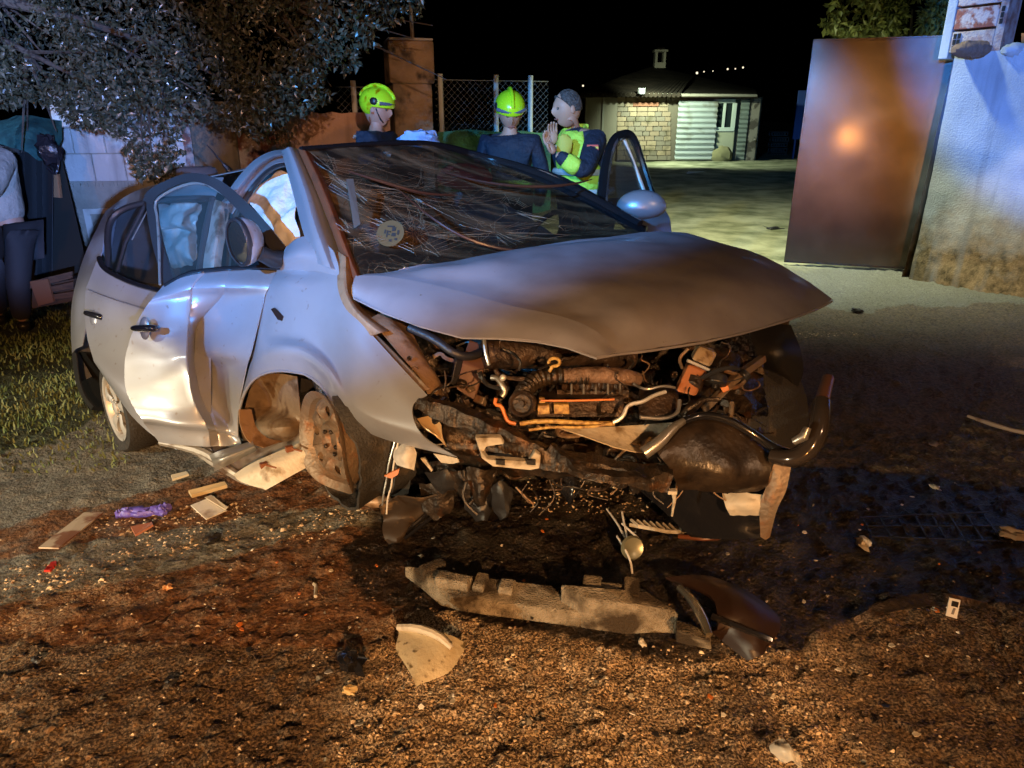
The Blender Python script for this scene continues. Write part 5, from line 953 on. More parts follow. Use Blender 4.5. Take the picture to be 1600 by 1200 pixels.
MB().box(cc+Vector((0, 0, .04)), (.42, .37, .2)).build('chimney_base', cm_, ch, smooth=False)
MB().box(cc+Vector((0, 0, .55)), (.52, .5, .07)).build('chimney_cap', cm_, ch, smooth=False); MB().box(cc+Vector((0, 0, .62)), (.3, .36, .08)).build('chimney_tile', tile_m, ch, smooth=False)
lb = SP(1003, 143, .62); lf = thing('shed_lamp', lb, 'small white floodlight shining under the eave of the brick shed', 'lamp')
MB().box(lb, (.14, .05, .14), Matrix.Rotation(-.5, 3, 'X')).build('lamp_face', mat('lit_lamp', (.8, .9, .8), .4, emit=(.85, 1, .85), estr=2), lf, smooth=False)
MB().box(lb+Vector((0, .07, .02)), (.24, .06, .18)).build('lamp_body', black_pl, lf, smooth=False)
lamp('SPOT', 'shed_lamp_light', lb-Vector((-.3, 1.2, -.5)), 950, (.82, 1, .72), .10, SP(1070, 235), 140, .8)
# yard things
def yz(p): return Vector((p.x, p.y, float(gheight(0, np.array([p.y]))[0])))
y0 = G(1072, 270, .06); mb = MB(); mb.slab([G(1073, 270, .16), G(1117, 267, .16), G(1117, 261, .16), G(1080, 262, .16)], (0, 0, -.1)); mb.build('white_slab', mat('white_slab', (.6, .62, .58), .7, stain=(.25, .27, .2), sscale=3), None, label='white slab lying on the yard in front of the shed door', cat='slab', smooth=False)
mb = MB(); mb.slab([G(1234, 250, .2), G(1243, 250, .2), G(1246, 249, .2)], (0, 0, 0)); 
bpst = MB(); b0 = G(1238, 252, .15); bpst.box(b0+Vector((0, 0, .45)), (.05, .05, .9)); bpst.box(b0+Vector((.05, 0, 1.55)), (.30, .06, 1.6)); bpst.build('hoarding', mat('blue_panel', (.05, .10, .35), .6), None, label='narrow blue panel on a post behind the steel gate', cat='panel', smooth=False)
crt = mat('dark_crate', (.07, .065, .06), .7)
for i in range(5):
    c = G(1212, 247, .15)+Vector((.05*random.uniform(-1, 1), 0, .10+i*.2)); k = MB(); k.box(c-Vector((0, 0, .07)), (.62, .4, .03)); k.box(c+Vector((0, 0, .06)), (.62, .4, .03))
    for x in np.linspace(-.29, .29, 7): k.box(c+Vector((x, -.19, 0)), (.03, .02, .12)); k.box(c+Vector((x, .19, 0)), (.03, .02, .12))
    k.build('crate', crt, None, label=('lowest', 'second lowest', 'middle', 'second highest', 'topmost')[i]+' dark slatted crate in the stack left of the steel gate', cat='crate', group='stacked crates left of the gate', smooth=False)
mb = MB(); mb.tube([G(1190, 248, .1), SP(1179, 218, .5)], .03, 6); mb.build('leaning_plank', mat('grey_wood', (.25, .22, .18), .8), None, label='pale plank leaning against the right end of the brick shed', cat='plank')
rb = MB(); rb.ball(G(1208, 357, .03), (.10, .05, .03), 10, 6, fn=lambda d, q: q*(1+.5*fbm(d*2))); rb.tube([G(1192, 354, .02), G(1205, 358, .03), G(1225, 358, .02)], .015, 6); rb.build('dark_rag', black_pl, None, label='small dark rag lying on the yard left of the steel gate', cat='rag')
# distant hillside with lights
hl = MB(); hl.patch([[Vector((x, 640+d, z+(6*fbm((x*.01, d*.01, 0)) if z > 5 else 0))) for x in np.linspace(-900, 900, 14)] for d, z in ((0, -5), (120, 30), (260, 62), (320, 40), (400, -10))], 4, 3).build('hillside', mat('night_hill', (.015, .015, .012), .95), None, kind='structure')
dl = mat('town_light', (1, .9, .7), .5, emit=(1, .85, .6), estr=1.6)
for i, (x, y, s, w) in enumerate(((911, 134, .7, 'far left of the others'), (1089, 114, .9, 'leftmost of the row'), (1100, 112, .5, 'second from the left in the row'), (1114, 111, .4, 'third from the left in the row'), (1137, 108, .7, 'fourth from the left in the row'), (1149, 107.5, .5, 'second from the right in the row'), (1161, 105.5, .7, 'rightmost of the row'))):
    MB().ball(W(x, y, 560), s, 8, 6).build('town_light', dl, None, label='far town light on the hillside above the shed, '+w, cat='light', group='lights on the far hillside')
# ============================================================ TREES
def leaves_mesh(P, size, name, m, parent):
    n = len(P); d = RNG.normal(0, 1, (n, 3)); d[:, 2] -= .5; d /= np.linalg.norm(d, axis=1)[:, None]
    u = np.cross(d, RNG.normal(0, 1, (n, 3))); u /= np.linalg.norm(u, axis=1)[:, None]; w = np.cross(d, u)
    L_ = size*RNG.lognormal(0, .22, n)[:, None]; wd2 = L_*.24
    a = P; b = P+d*L_*.45+u*wd2+w*L_*.06; c = P+d*L_; e = P+d*L_*.45-u*wd2+w*L_*.06; mid = P+d*L_*.5-w*L_*.04
    Vv = np.stack([a, b, c, e, mid], 1).reshape(-1, 3); b0 = (np.arange(n)*5)[:, None]
    Fc = np.concatenate([b0+np.array([[0, 1, 4]]), b0+np.array([[1, 2, 4]]), b0+np.array([[2, 3, 4]]), b0+np.array([[3, 0, 4]])])
    o = new_obj(name, Vv.tolist(), Fc.tolist(), m, parent, False); return o
leaf_m = mat('evergreen_leaves', (.040, .046, .026), .30, col2=(.10, .10, .07), scale=14, lo=.45, hi=.6, spec=.6)
bark = mat('bark', (.06, .05, .04), .9, bump=.8, bscale=25)
LP = [(-260, -260), (700, -260), (655, -10), (640, 25), (600, 55), (560, 95), (515, 110), (512, 150), (490, 190), (455, 175), (440, 225), (400, 215), (360, 205), (330, 190), (295, 190), (285, 225), (285, 262), (240, 285), (212, 275), (200, 245), (190, 212), (150, 200), (110, 200), (92, 175), (60, 160), (20, 165), (-260, 150)]
tr = thing('evergreen_tree', (-5.6, 5.4, 0), 'broad dense evergreen tree hanging over the boundary wall at the upper left', 'tree')
n = 260000; px_ = RNG.uniform(-180, 690, n); py_ = RNG.uniform(-190, 290, n); zz = RNG.uniform(4.7, 6.1, n)
pos = np.stack([(px_-800)/F*zz, (CT+(600-py_)/F*ST)*zz, HC+((600-py_)/F*CT-ST)*zz], 1)
cl = np.array([noise.noise(Vector(p)*2.6) for p in pos[:, :]]); cl2 = np.array([noise.noise(Vector(p)*7+Vector((9, 0, 0))) for p in pos])
ex = (fnoise(px_, py_, .03, 3, 5)-.5)*55; keep = inpoly(px_+ex, py_+ex*.6, LP) & (cl+.5*cl2 > .02)
kp = pos[keep][:44000]; leaves_mesh(kp, .044, 'crown', leaf_m, tr)
tb = MB(); base = Vector((-5.6, 5.4, 0)); tb.tube([base, base+Vector((.1, .1, 1.2)), base+Vector((.3, .2, 2.4)), base+Vector((.7, .3, 3.6))], [.20, .17, .14, .09], 12, smooth=1)
for e in ((60, 20, 5.3), (200, 60, 5.4), (330, 100, 5.4), (250, -60, 5.4), (460, 10, 5.5), (120, 120, 5.2), (560, 20, 5.5)):
    q_ = W(*e); s = base+Vector((.25, .2, 2.3)); m1 = s.lerp(q_, .5)+Vector((0, 0, .3)); tb.tube([s, m1, q_], [.07, .04, .012], 8, smooth=2)
    for k in range(5): t = q_+Vector((random.uniform(-.7, .7), random.uniform(-.4, .4), random.uniform(-.6, .3))); tb.tube([q_.lerp(m1, .3), t], [.014, .004], 5)
for e in ((240, 262), (225, 240), (262, 210), (430, 215), (400, 200), (150, 195)):
    tb.tube([W(e[0]+random.uniform(-20, 20), e[1]-120, 5.3), W(e[0]-6, e[1]-50, 5.25), W(e[0], e[1], 5.2)], [.010, .006, .003], 5, smooth=1)
tb.build('trunk', bark, tr)
t2 = thing('yard_tree', W(1400, 300, 11.5), 'leafy green tree showing over the top of the steel gate', 'tree')
px_ = RNG.uniform(1270, 1530, 30000); py_ = RNG.uniform(-160, 75, 30000); zz = RNG.uniform(9.6, 11.4, 30000)
pos = np.stack([(px_-800)/F*zz, (CT+(600-py_)/F*ST)*zz, HC+((600-py_)/F*CT-ST)*zz], 1); ex = (fnoise(px_, py_, .05, 3, 5)-.5)*40
keep = inpoly(px_+ex, py_+ex*.5, [(1300, -150), (1290, 20), (1300, 62), (1520, 70), (1520, -150)]) & (fnoise(px_, py_, .06, 3, 15) > .40)
leaf2 = mat('yard_tree_leaves', (.13, .15, .04), .5, col2=(.06, .09, .03), scale=8); leaves_mesh(pos[keep][:9000], .10, 'crown', leaf2, t2)
bq = W(1400, 300, 11.0); bq.z = gheight(0, np.array([bq.y]))[0]; tb = MB(); tb.tube([bq, bq+Vector((0, .1, 1.6)), bq+Vector((.1, .1, 3.0))], [.14, .10, .05], 10)
for k in range(6): tb.tube([bq+Vector((0, .1, 1.5)), bq+Vector((random.uniform(-1, 1), random.uniform(-.5, .5), 3+random.uniform(-.4, .4)))], [.05, .015], 6)
tb.build('trunk', bark, t2)
lamp('SPOT', 'yard_tree_glow', (3.2, 8.3, 1.9), 60, (1, .85, .35), .1, (5.6, 11.5, 3.3), 60, .8)
# ============================================================ LEFT CORNER: tarpaulin, drape, crate
teal = mat('teal_tarpaulin', (.03, .12, .11), .7, col2=(.015, .06, .06), scale=9, bump=.5, bscale=30)
drape_m = mat('dark_grey_drape', (.022, .024, .026), .85, bump=.3, bscale=30)
tp = MB(); tp.patch([L([(-60, 192, 5.9), (0, 186, 5.8), (40, 180, 5.8), (75, 184, 5.9), (98, 190, 6.0)]), L([(-60, 215, 5.75), (0, 205, 5.65), (38, 205, 5.6), (70, 212, 5.7), (92, 222, 5.85)]), L([(-60, 232, 5.72), (0, 226, 5.6), (35, 236, 5.55), (62, 250, 5.6), (84, 252, 5.8)])], 5, 5, lambda p, u, v: p+Vector((0, .05*fbm(p*4), .02*fbm(p*5))))
tp.build('tarpaulin', teal, None, solid=.004, label='teal tarpaulin slung over the dark drape at the left edge', cat='tarpaulin')
dr = MB(); xs_ = np.linspace(-90, 84, 20); dr.patch([[W(x*(1-.12*k/4)+ (k*2), y0_, 5.78+.05*math.sin(i*1.9)+.02*k) for i, x in enumerate(xs_)] for k, y0_ in enumerate((222, 275, 330, 385, 440))], 4, 2)
dr.build('drape', drape_m, None, solid=.006, label='dark grey cloth hanging in folds below the teal tarpaulin', cat='cloth')
bgm = MB(); bgm.ball(W(76, 236, 5.6), (.09, .07, .12), 14, 10, fn=lambda d, q: q*(1+.4*fbm(d*2.6))); bgm.tube(L([(84, 225, 5.6), (92, 250, 5.6), (88, 275, 5.6), (74, 262, 5.58)]), .012, 6, smooth=2)
bgm.build('bin_bag', mat('black_bag', (.015, .015, .02), .25, bump=.6, bscale=25), None, label='knotted black plastic bag hanging below the teal tarpaulin', cat='bag')
ms = MB(); A_, B_ = W(84, 440, 5.95), W(140, 440, 5.95)
ms.patch([L([(70, 230, 6.05), (94, 235, 6.05)]), L([(78, 330, 6.0), (118, 335, 6.0)]), L([(78, 440, 5.8), (142, 440, 5.8)])], 3, 3).build('black_sheet', mat('black_sheet', (.018, .018, .015), .7), None, solid=.01, label='black sheet of netting between the drape and the white wall', cat='sheet')
MB().box(W(87, 290, 5.9), (.075, .03, .19), Matrix.Rotation(.1, 3, 'Y')).build('brick_piece', mat('orange_brick', (.30, .15, .07), .85, bump=.4), None, label='piece of orange board showing through the black netting', cat='board', smooth=False)
wood = mat('weathered_wood', (.09, .05, .028), .8, col2=(.05, .03, .02), scale=12, bump=.4, stretch=(1, 1, 6))
wc = thing('wooden_crate', G(80, 478), 'low crate of rough boards on the grass behind the car, left', 'crate'); cz = 5.15
for a_, b_, hh in (((46, 440), (112, 424), 11), ((58, 452), (114, 440), 10), ((60, 464), (114, 455), 9)):
    MB().hexa([W(a_[0], a_[1]+hh, cz), W(b_[0], b_[1]+hh, cz), W(b_[0], b_[1], cz), W(a_[0], a_[1], cz)], (0, .02, 0)).build('board', wood, wc, smooth=False, bevel=.003)
MB().hexa([W(46, 440, cz-.02), W(74, 436, cz-.02), W(84, 472, cz-.02), W(60, 478, cz-.02)], (0, .02, 0)).build('board', mat('orange_ply', (.15, .065, .03), .8), wc, smooth=False)
MB().hexa([W(50, 482, cz+.1), W(116, 470, cz+.1), W(116, 436, cz+.1), W(50, 448, cz+.1)], (0, .25, 0)).build('crate_back', mat('crate_dark', (.06, .035, .02), .9), wc, smooth=False)
# ============================================================ PEOPLE
skin_m = mat('skin', (.42, .24, .17), .55); hair_m = mat('greying_hair', (.11, .10, .10), .9, col2=(.04, .035, .035), scale=60, bump=1, bscale=150); navy = mat('navy_jacket', (.010, .016, .036), .75, bump=2.5, bscale=9)
hivis = mat('hi_vis_yellow', (.46, .72, .07), .7, bump=2, bscale=10); refl = mat('reflective_band', (.55, .57, .56), .35, .3); trs = mat('navy_trousers', (.03, .035, .045), .8, bump=.4, bscale=12)
grey_shirt = mat('pale_grey_shirt', (.36, .33, .29), .85, bump=2, bscale=9); blk_tr = mat('black_trousers', (.015, .015, .018), .8, bump=.4, bscale=12); boot_m = mat('black_boots', (.015, .014, .013), .4); eye_w = mat('eye', (.10, .09, .08), .3); lip = mat('lips', (.30, .12, .10), .5)
def skin(name, nodes, edges, m, parent, sub=2, label=None):
    base = wloc(parent); K_ = list(nodes); me = bpy.data.meshes.new(name)
    me.from_pydata([tuple(Vector(nodes[k][:3])-base) for k in K_], [(K_.index(a), K_.index(b)) for a, b in edges], [])
    o = bpy.data.objects.new(name, me); COL.objects.link(o); o.parent = parent; me.materials.append(m)
    md = o.modifiers.new('skin', 'SKIN'); md.use_smooth_shade = True; sv = me.skin_vertices[0].data
    for i, k in enumerate(K_): r = nodes[k][3]; sv[i].radius = (r, r) if not hasattr(r, '__len__') else r; sv[i].use_root = (i == 0)
    s = o.modifiers.new('sub', 'SUBSURF'); s.levels = s.render_levels = sub
    if label: o['label'] = label
    return o
def head(c, face, parent, hair=True, s=1.0):
    f = Vector(face).normalized(); rt = f.cross(Vector((0, 0, 1))).normalized(); M = Matrix((rt, f, rt.cross(f))).transposed()
    def sh(d, q):
        x, y, z = q
        if y > 0:
            y *= 1.0-.12*abs(d.x)
            y += .022*math.exp(-((d.x/.13)**2))*math.exp(-(((z/s)+.012)/.026)**2)          # nose
            y -= .010*math.exp(-((abs(d.x)-.36)/.16)**2)*math.exp(-(((z/s)-.012)/.016)**2)   # eye sockets
            y += .006*math.exp(-(((z/s)-.035)/.014)**2)
            y += .012*math.exp(-((d.x/.3)**2))*math.exp(-(((z/s)+.092)/.02)**2)           # chin
        if z < 0: x *= 1-.30*(-d.z)**1.5; y *= 1-.10*(-d.z)
        return Vector((x, y, z))
    h = MB().ball(c, (.078*s, .098*s, .118*s), 32, 24, M, sh).build('head', skin_m, parent)
    for sx in (-1, 1):
        MB().ball(Vector(c)+M@Vector((sx*.030*s, .080*s, .010*s)), .009*s, 10, 8).build('eye', eye_w, h)
        MB().ball(Vector(c)+M@Vector((sx*.080*s, -.005*s, -.005*s)), (.007*s, .016*s, .026*s), 10, 8, M).build('ear', skin_m, h)
    MB().tube([Vector(c)+M@Vector((x*.024*s, (.094-abs(x)*.008)*s, -.058*s)) for x in (-1, -.4, .4, 1)], .005*s, 6).build('mouth', lip, h)
    if hair:
        def hh(d, q): return Vector((q.x, q.y if d.y < .2 else q.y*(1-.15*(d.y-.2)), max(q.z, (-.03+.10*max(0, d.y+.1))*s))) if d.z < .9 else q
        MB().ball(Vector(c)+M@Vector((0, -.008*s, .012*s)), (.0815*s, .101*s, .113*s), 28, 18, M, hh).build('hair', hair_m, parent)
    return M
def hand(w, d, nrm, parent, curl=.5, s=1.):
    w, d, nrm = Vector(w), Vector(d).normalized(), Vector(nrm).normalized(); sd_ = d.cross(nrm).normalized(); nrm = sd_.cross(d)
    nd = {'w': (*w, .026*s), 'p': (*(w+d*.05*s), (.040*s, .018*s))}; ed = [('w', 'p')]
    for i, (o_, ln) in enumerate(((-.030, .070), (-.010, .080), (.010, .076), (.030, .060))):
        b0 = w+d*.085*s+sd_*o_*s; p1 = b0+(d*math.cos(curl*.6)+nrm*math.sin(curl*.6))*ln*.5*s; p2 = p1+(d*math.cos(curl*1.6)+nrm*math.sin(curl*1.6))*ln*.5*s
        nd['a%d' % i] = (*b0, .0095*s); nd['b%d' % i] = (*p1, .0085*s); nd['c%d' % i] = (*p2, .0075*s); ed += [('p', 'a%d' % i), ('a%d' % i, 'b%d' % i), ('b%d' % i, 'c%d' % i)]
    t0 = w+d*.03*s-sd_*.035*s; t1 = t0+(d*.7-sd_*.5+nrm*.4)*.035*s; t2_ = t1+(d*.9+nrm*.4)*.03*s
    nd['t0'] = (*t0, .012*s); nd['t1'] = (*t1, .010*s); nd['t2'] = (*t2_, .009*s); ed += [('p', 't0'), ('t0', 't1'), ('t1', 't2')]
    return skin('hand', nd, ed, skin_m, parent, 1)
def person(label, J, face, top, bottom, helmet=False, hands=True, hair=True):
    """J: joints in the world: head neck chest pelvis shL elL wrL shR elR wrR kneL ankL kneR ankR"""
    J = {k: Vector(v) for k, v in J.items()}; gx_ = (J['ankL']+J['ankR'])/2; r = thing('person', (gx_.x, gx_.y, 0), label, 'person')
    rd_ = {'pelvis': .11, 'chest': .12, 'neck': .055, 'head': .05, 'shL': .055, 'elL': .042, 'wrL': .028, 'shR': .055, 'elR': .042, 'wrR': .028, 'hipL': .08, 'kneL': .055, 'ankL': .04, 'hipR': .08, 'kneR': .055, 'ankR': .04}
    side = (J['shL']-J['shR']); side.z = 0; side.normalize(); J['hipL'] = J['pelvis']+side*.10-Vector((0, 0, .08)); J['hipR'] = J['pelvis']-side*.10-Vector((0, 0, .08)); J['mid'] = J['pelvis'].lerp(J['chest'], .5)
    E_ = [('pelvis', 'chest'), ('chest', 'neck'), ('neck', 'head'), ('chest', 'shL'), ('shL', 'elL'), ('elL', 'wrL'), ('chest', 'shR'), ('shR', 'elR'), ('elR', 'wrR'), ('pelvis', 'hipL'), ('hipL', 'kneL'), ('kneL', 'ankL'), ('pelvis', 'hipR'), ('hipR', 'kneR'), ('kneR', 'ankR')]
    skin('body', {k: (*J[k], rd_[k]) for k in rd_}, E_, skin_m, r)
    nd = {'pelvis': (*J['pelvis'], .165), 'mid': (*J['mid'], .155), 'chest': (*J['chest'], .175), 'col': (*(J['chest'].lerp(J['neck'], .7)), .085), 'cl2': (*(J['neck']+Vector((0, 0, .02))), .072)}
    for s in 'LR': nd['sh'+s] = (*J['sh'+s], .080); nd['el'+s] = (*J['el'+s], .064); nd['wr'+s] = (*J['wr'+s], .045)
    skin('jacket' if top is not grey_shirt else 'shirt', nd, [('pelvis', 'mid'), ('mid', 'chest'), ('chest', 'col'), ('col', 'cl2')]+[('chest', 'shL'), ('shL', 'elL'), ('elL', 'wrL'), ('chest', 'shR'), ('shR', 'elR'), ('elR', 'wrR')], top, r)
    nd = {'pelvis': (*(J['pelvis']-Vector((0, 0, .05))), .15)}
    for s in 'LR': nd['hip'+s] = (*J['hip'+s], .105); nd['kne'+s] = (*J['kne'+s], .080); nd['ank'+s] = (*(J['ank'+s]+Vector((0, 0, .02))), .068)
    skin('trousers', nd, [('pelvis', 'hipL'), ('hipL', 'kneL'), ('kneL', 'ankL'), ('pelvis', 'hipR'), ('hipR', 'kneR'), ('kneR', 'ankR')], bottom, r)
    f = Vector(face); f.z = 0; f.normalize()
    for s in 'LR':
        a = J['ank'+s]; skin('boot', {'a': (*a, .055), 'h': (a.x, a.y, .045, .045), 't': (*(Vector((a.x, a.y, .04))+f*.16), (.045, .035))}, [('a', 'h'), ('h', 't')], boot_m, r)
        if hands and ('hd'+s) in J: hand(J['wr'+s], J['hd'+s]-J['wr'+s], Vector((0, -.3, 1)) if s == 'L' else Vector((0, -.5, .8)), r)
    M = head(J['head'], face, r, hair and not helmet, 1.1 if helmet else 1.0)
    if helmet:
        c = J['head']+Vector((0, 0, .055)); hs_ = mat('helmet_shell', (.48, .90, .02), .28, coat=.5)
        def hf(d, q): return Vector((q.x, q.y, q.z if q.z > 0 else max(q.z, -.03 if d.y > -.1 else -.12)))
        h = MB().ball(c, (.118, .145, .118), 32, 20, M, hf).build('helmet', hs_, r)
        MB().tube([c+M@Vector((0, .150*math.cos(t), .124*math.sin(t)+.006)) for t in np.linspace(.25, 2.9, 12)], .013, 8).build('helmet_ridge', hs_, h)
        MB().tube([c+M@Vector((x*.11, .115*math.sqrt(max(0, 1-x*x*.8))+.02, .0)) for x in (-1, -.6, 0, .6, 1)], .014, 8, smooth=1).build('visor_band', mat('grey_visor', (.12, .14, .20), .25, coat=.4), h)
        for sx in (-1, 1): MB().ball(c+M@Vector((sx*.108, .02, .01)), (.018, .034, .03), 12, 8, M).build('side_boss', black_pl, h)
        MB().tube([c+M@Vector((.085, .03, -.04)), c+M@Vector((.05, .07, -.14)), c+M@Vector((-.05, .07, -.14)), c+M@Vector((-.085, .03, -.04))], .006, 6, smooth=1).build('chin_strap', black_pl, h)
    return r, J, M
def stand(hpx, hpy, z, face, h_off=None):
    h = W(hpx, hpy, z); f = Vector(face); f.z = 0; f.normalize(); s = Vector((-f.y, f.x, 0))        # s: the person's left
    k = h.z/1.62; b = Vector((h.x, h.y, 0)); up = Vector((0, 0, 1))
    J = dict(head=h, neck=b+up*1.46*k-f*.02, chest=b+up*1.30*k-f*.02, pelvis=b+up*.98*k, shL=b+s*.20+up*1.40*k, shR=b-s*.20+up*1.40*k, elL=b+s*.27+up*1.12*k, elR=b-s*.27+up*1.12*k, wrL=b+s*.24+f*.12+up*.90*k, wrR=b-s*.24+f*.12+up*.90*k,
             kneL=b+s*.11+f*.02+up*.52*k, kneR=b-s*.11+f*.02+up*.52*k, ankL=b+s*.13+up*.10, ankR=b-s*.13+up*.10)
    return J, f, s
# firefighter, far left of the group
J, f, s = stand(590, 172, 5.62, (.93, -.25, -.1)); r1, _, _ = person('firefighter in yellow-green helmet facing right, beside the salmon wall behind the roof', J, (.93, -.25, -.12), navy, trs, helmet=True)
MB().tube([J['chest']+Vector((-.15, -.14, .12)), J['chest']+Vector((0, -.19, .06)), J['chest']+Vector((.13, -.16, -.02))], .022, 8, smooth=1).build('reflective_stripe', refl, r1)
J, f, s = stand(797, 178, 5.55, (-.15, -.95, -.3)); J['elR'] = J['shR']+Vector((-.05, -.05, -.27)); r2, _, _ = person('firefighter in navy jacket with yellow waist band and yellow helmet, middle of the group', J, (.15, -.95, -.35), navy, trs, helmet=True)
pv = J['pelvis']+Vector((0, 0, .10)); MB().tube([pv+Vector((.185*math.cos(a), .185*math.sin(a), 0)) for a in np.linspace(0, 6.283, 25)], .028, 8, cap=False).build('waist_band', hivis, r2)
# man in the hi-vis vest, hands raised
J, f, s = stand(886, 170, 4.82, (-.96, -.28, -.1))
J['chest'] = W(905, 232, 4.86); J['neck'] = W(896, 204, 4.85); J['pelvis'] = W(918, 318, 4.98)
J['shL'] = W(932, 218, 4.72); J['elL'] = W(912, 270, 4.56); J['wrL'] = W(868, 240, 4.52); J['hdL'] = W(850, 214, 4.50)
J['shR'] = W(884, 214, 5.05); J['elR'] = W(880, 262, 5.0); J['wrR'] = W(868, 226, 4.86); J['hdR'] = W(862, 200, 4.82)
r3, _, _ = person('man in yellow hi-vis vest over navy jacket raising both hands, right of the group', J, (-.93, -.36, -.1), navy, trs)
J = {k: Vector(v) for k, v in J.items()}
skin('vest', {'pel': (*(J['pelvis']+Vector((0, 0, .05))), .185), 'mid': (*J['pelvis'].lerp(J['chest'], .5), .178), 'ch': (*J['chest'], .198), 'col': (*(J['chest'].lerp(J['neck'], .55)), .12), 'sl': (*J['chest'].lerp(J['shL'], .62), .12), 'sr': (*J['chest'].lerp(J['shR'], .62), .12)}, [('pel', 'mid'), ('mid', 'ch'), ('ch', 'col'), ('ch', 'sl'), ('ch', 'sr')], hivis, r3)
for t in (.25, .60):
    c = J['pelvis'].lerp(J['chest'], t); MB().tube([c+Vector((.19*math.cos(a), .19*math.sin(a), 0)) for a in np.linspace(0, 6.283, 25)], .022, 6, cap=False).build('reflective_band', refl, r3)
skin('sleeve_cover', {'a': (*J['elL'].lerp(J['wrL'], .12), .070), 'b': (*J['elL'].lerp(J['wrL'], .78), .056)}, [('a', 'b')], hivis, r3)
MB().ball(W(882, 228, 4.60), (.05, .03, .075), 12, 8, fn=lambda d, q: q*(1+.3*fbm(d*3))).build('yellow_glove', mat('glove_yellow', (.45, .42, .06), .7), None, label='yellow glove tucked in the hands of the man in the vest', cat='glove')
fl = W(926, 231, 4.62); Mq = frame((-.1, -1, .1))
for i, m_ in enumerate(((.5, .05, .03), (.65, .5, .05), (.5, .05, .03))):
    MB().box(fl+Mq@Vector((0, .012-.012*i, .022)), (.075, .011, .006), Mq).build('flag_patch', mat('flag_%d_' % i, m_, .6), r3, smooth=False)
# bystander at the left edge
J, f, s = stand(-40, 196, 4.95, (-.5, .8, 0))
J['chest'] = W(-22, 262, 5.0); J['pelvis'] = W(12, 356, 5.15); J['neck'] = W(-36, 226, 5.0); J['shL'] = W(-62, 240, 5.1); J['shR'] = W(8, 250, 4.95); J['elR'] = W(-12, 300, 4.75); J['wrR'] = W(-50, 300, 4.6); J['elL'] = W(-80, 300, 5.0); J['wrL'] = W(-80, 280, 4.8)
b_ = G(40, 522); J['ankR'] = b_+Vector((0, 0, .10)); J['kneR'] = W(28, 446, 5.12); J['ankL'] = G(2, 512)+Vector((0, 0, .1)); J['kneL'] = W(-10, 440, 5.25)
person('bystander in pale top and black trousers cut off by the left edge', J, (-.6, .75, 0), grey_shirt, blk_tr)
# light blue cloth on the roof edge
bc = MB(); bc.ball(W(655, 222, 4.62), (.13, .10, .07), 24, 14, fn=lambda d, q: q*(1+.35*fbm(d*3.1))); bc.build('blue_cloth', mat('light_blue_cloth', (.28, .42, .70), .8, bump=.6, bscale=25), None, label='crumpled light blue sheet lying on the car roof', cat='cloth')
rg_ = MB(); rg_.ball(W(726, 276, 4.35), (.17, .12, .08), 20, 12, fn=lambda d, q: q*(1+.12*fbm(d*3))); rg_.build('red_sign_shape', mat('red_sign_shape', (.60, .05, .03), .6, bump=.5, bscale=20), None, label='red shape standing in for a glowing sign, seen through the windscreen', cat='bag')  # added red shape in place of a red glowing sign beyond the car
# ============================================================ DEBRIS ON THE GROUND
def scrap(name, pts, th, m, label, cat, h=0.0, smooth=False, bevel=0., group=None, wob=0.):
    P = []
    for p in pts:
        q = G(p[0], p[1], (p[2] if len(p) > 2 else 0)+h); q.z += ground_z(q.x, q.y)*.9; P.append(q)
    return MB().slab(P, (0, 0, th)).build(name, m, None, label=label, cat=cat, smooth=smooth, bevel=bevel, group=group)
foam = thing('foam_bumper_core', G(870, 975), 'long gritty foam bumper core lying in front of the wreck', 'bumper core')
cols = [(660, 922, .045, .10), (690, 948, .055, .16), (722, 957, .06, .17), (783, 966, .05, .17), (846, 974, .05, .17), (909, 983, .052, .17)]
def fcols(cols, name):
    T = []
    for (x, y, h, d) in cols:
        b = G(x, y, .004); bk = Vector((-.10, d, 0)).normalized()*d; T.append((b, b+Vector((0, .012, h)), b+bk+Vector((0, 0, h*1.15)), b+bk))
    mbb = MB(); n = len(T); mbb.add([p for t in T for p in t], [(i*4+k, (i+1)*4+k, (i+1)*4+(k+1) % 4, i*4+(k+1) % 4) for i in range(n-1) for k in range(4)]+[(0, 1, 2, 3), ((n-1)*4+3, (n-1)*4+2, (n-1)*4+1, (n-1)*4)])
    o = mbb.build(name, foam_m, foam, smooth=True, bevel=.008); return o
fcols(cols, 'foam_section'); fcols([(911, 983, .105, .10), (981, 993, .105, .11), (1023, 990, .085, .12), (1060, 992, .075, .13)], 'foam_section'); fcols([(985, 985, .06, .17), (1058, 984, .05, .16)], 'foam_section')
def fblock(x, y, w, d, h, z0, rot=0):
    c = G(x, y, z0); MB().box(c+Vector((0, d/2, h/2)), (w, d, h), Matrix.Rotation(rot, 3, 'Z')).build('foam_block', foam_m, foam, smooth=False, bevel=.008)
fblock(708, 926, .12, .05, .045, .05, -.3); fblock(750, 928, .04, .08, .03, .055, -.2); fblock(792, 932, .05, .06, .03, .055, -.2); fblock(926, 938, .06, .07, .05, .06, -.15); fblock(990, 944, .05, .10, .035, .07, -.15); fblock(676, 905, .09, .04, .05, .03, .6); fblock(955, 930, .12, .03, .03, .06, -.15)
end = MB(); end.slab([G(1056, 1004, 0), G(1056, 985, .085), G(1110, 1002, .07), G(1112, 1016, 0)], (.01, .05, 0)); end.build('foam_end', foam_m, foam, smooth=False, bevel=.006)
cs = MB(); cs.tube([G(1062, 918, .10), G(1080, 935, .11), G(1096, 962, .11), G(1108, 992, .09)], [.011, .014, .016, .012], 10, smooth=1); cs.build('chrome_strip', mat('chrome_strip', (.6, .58, .5), .2, .9, stain=(.3, .25, .15)), None, label='bright metal strip lying across the right end of the foam core', cat='metal strip')
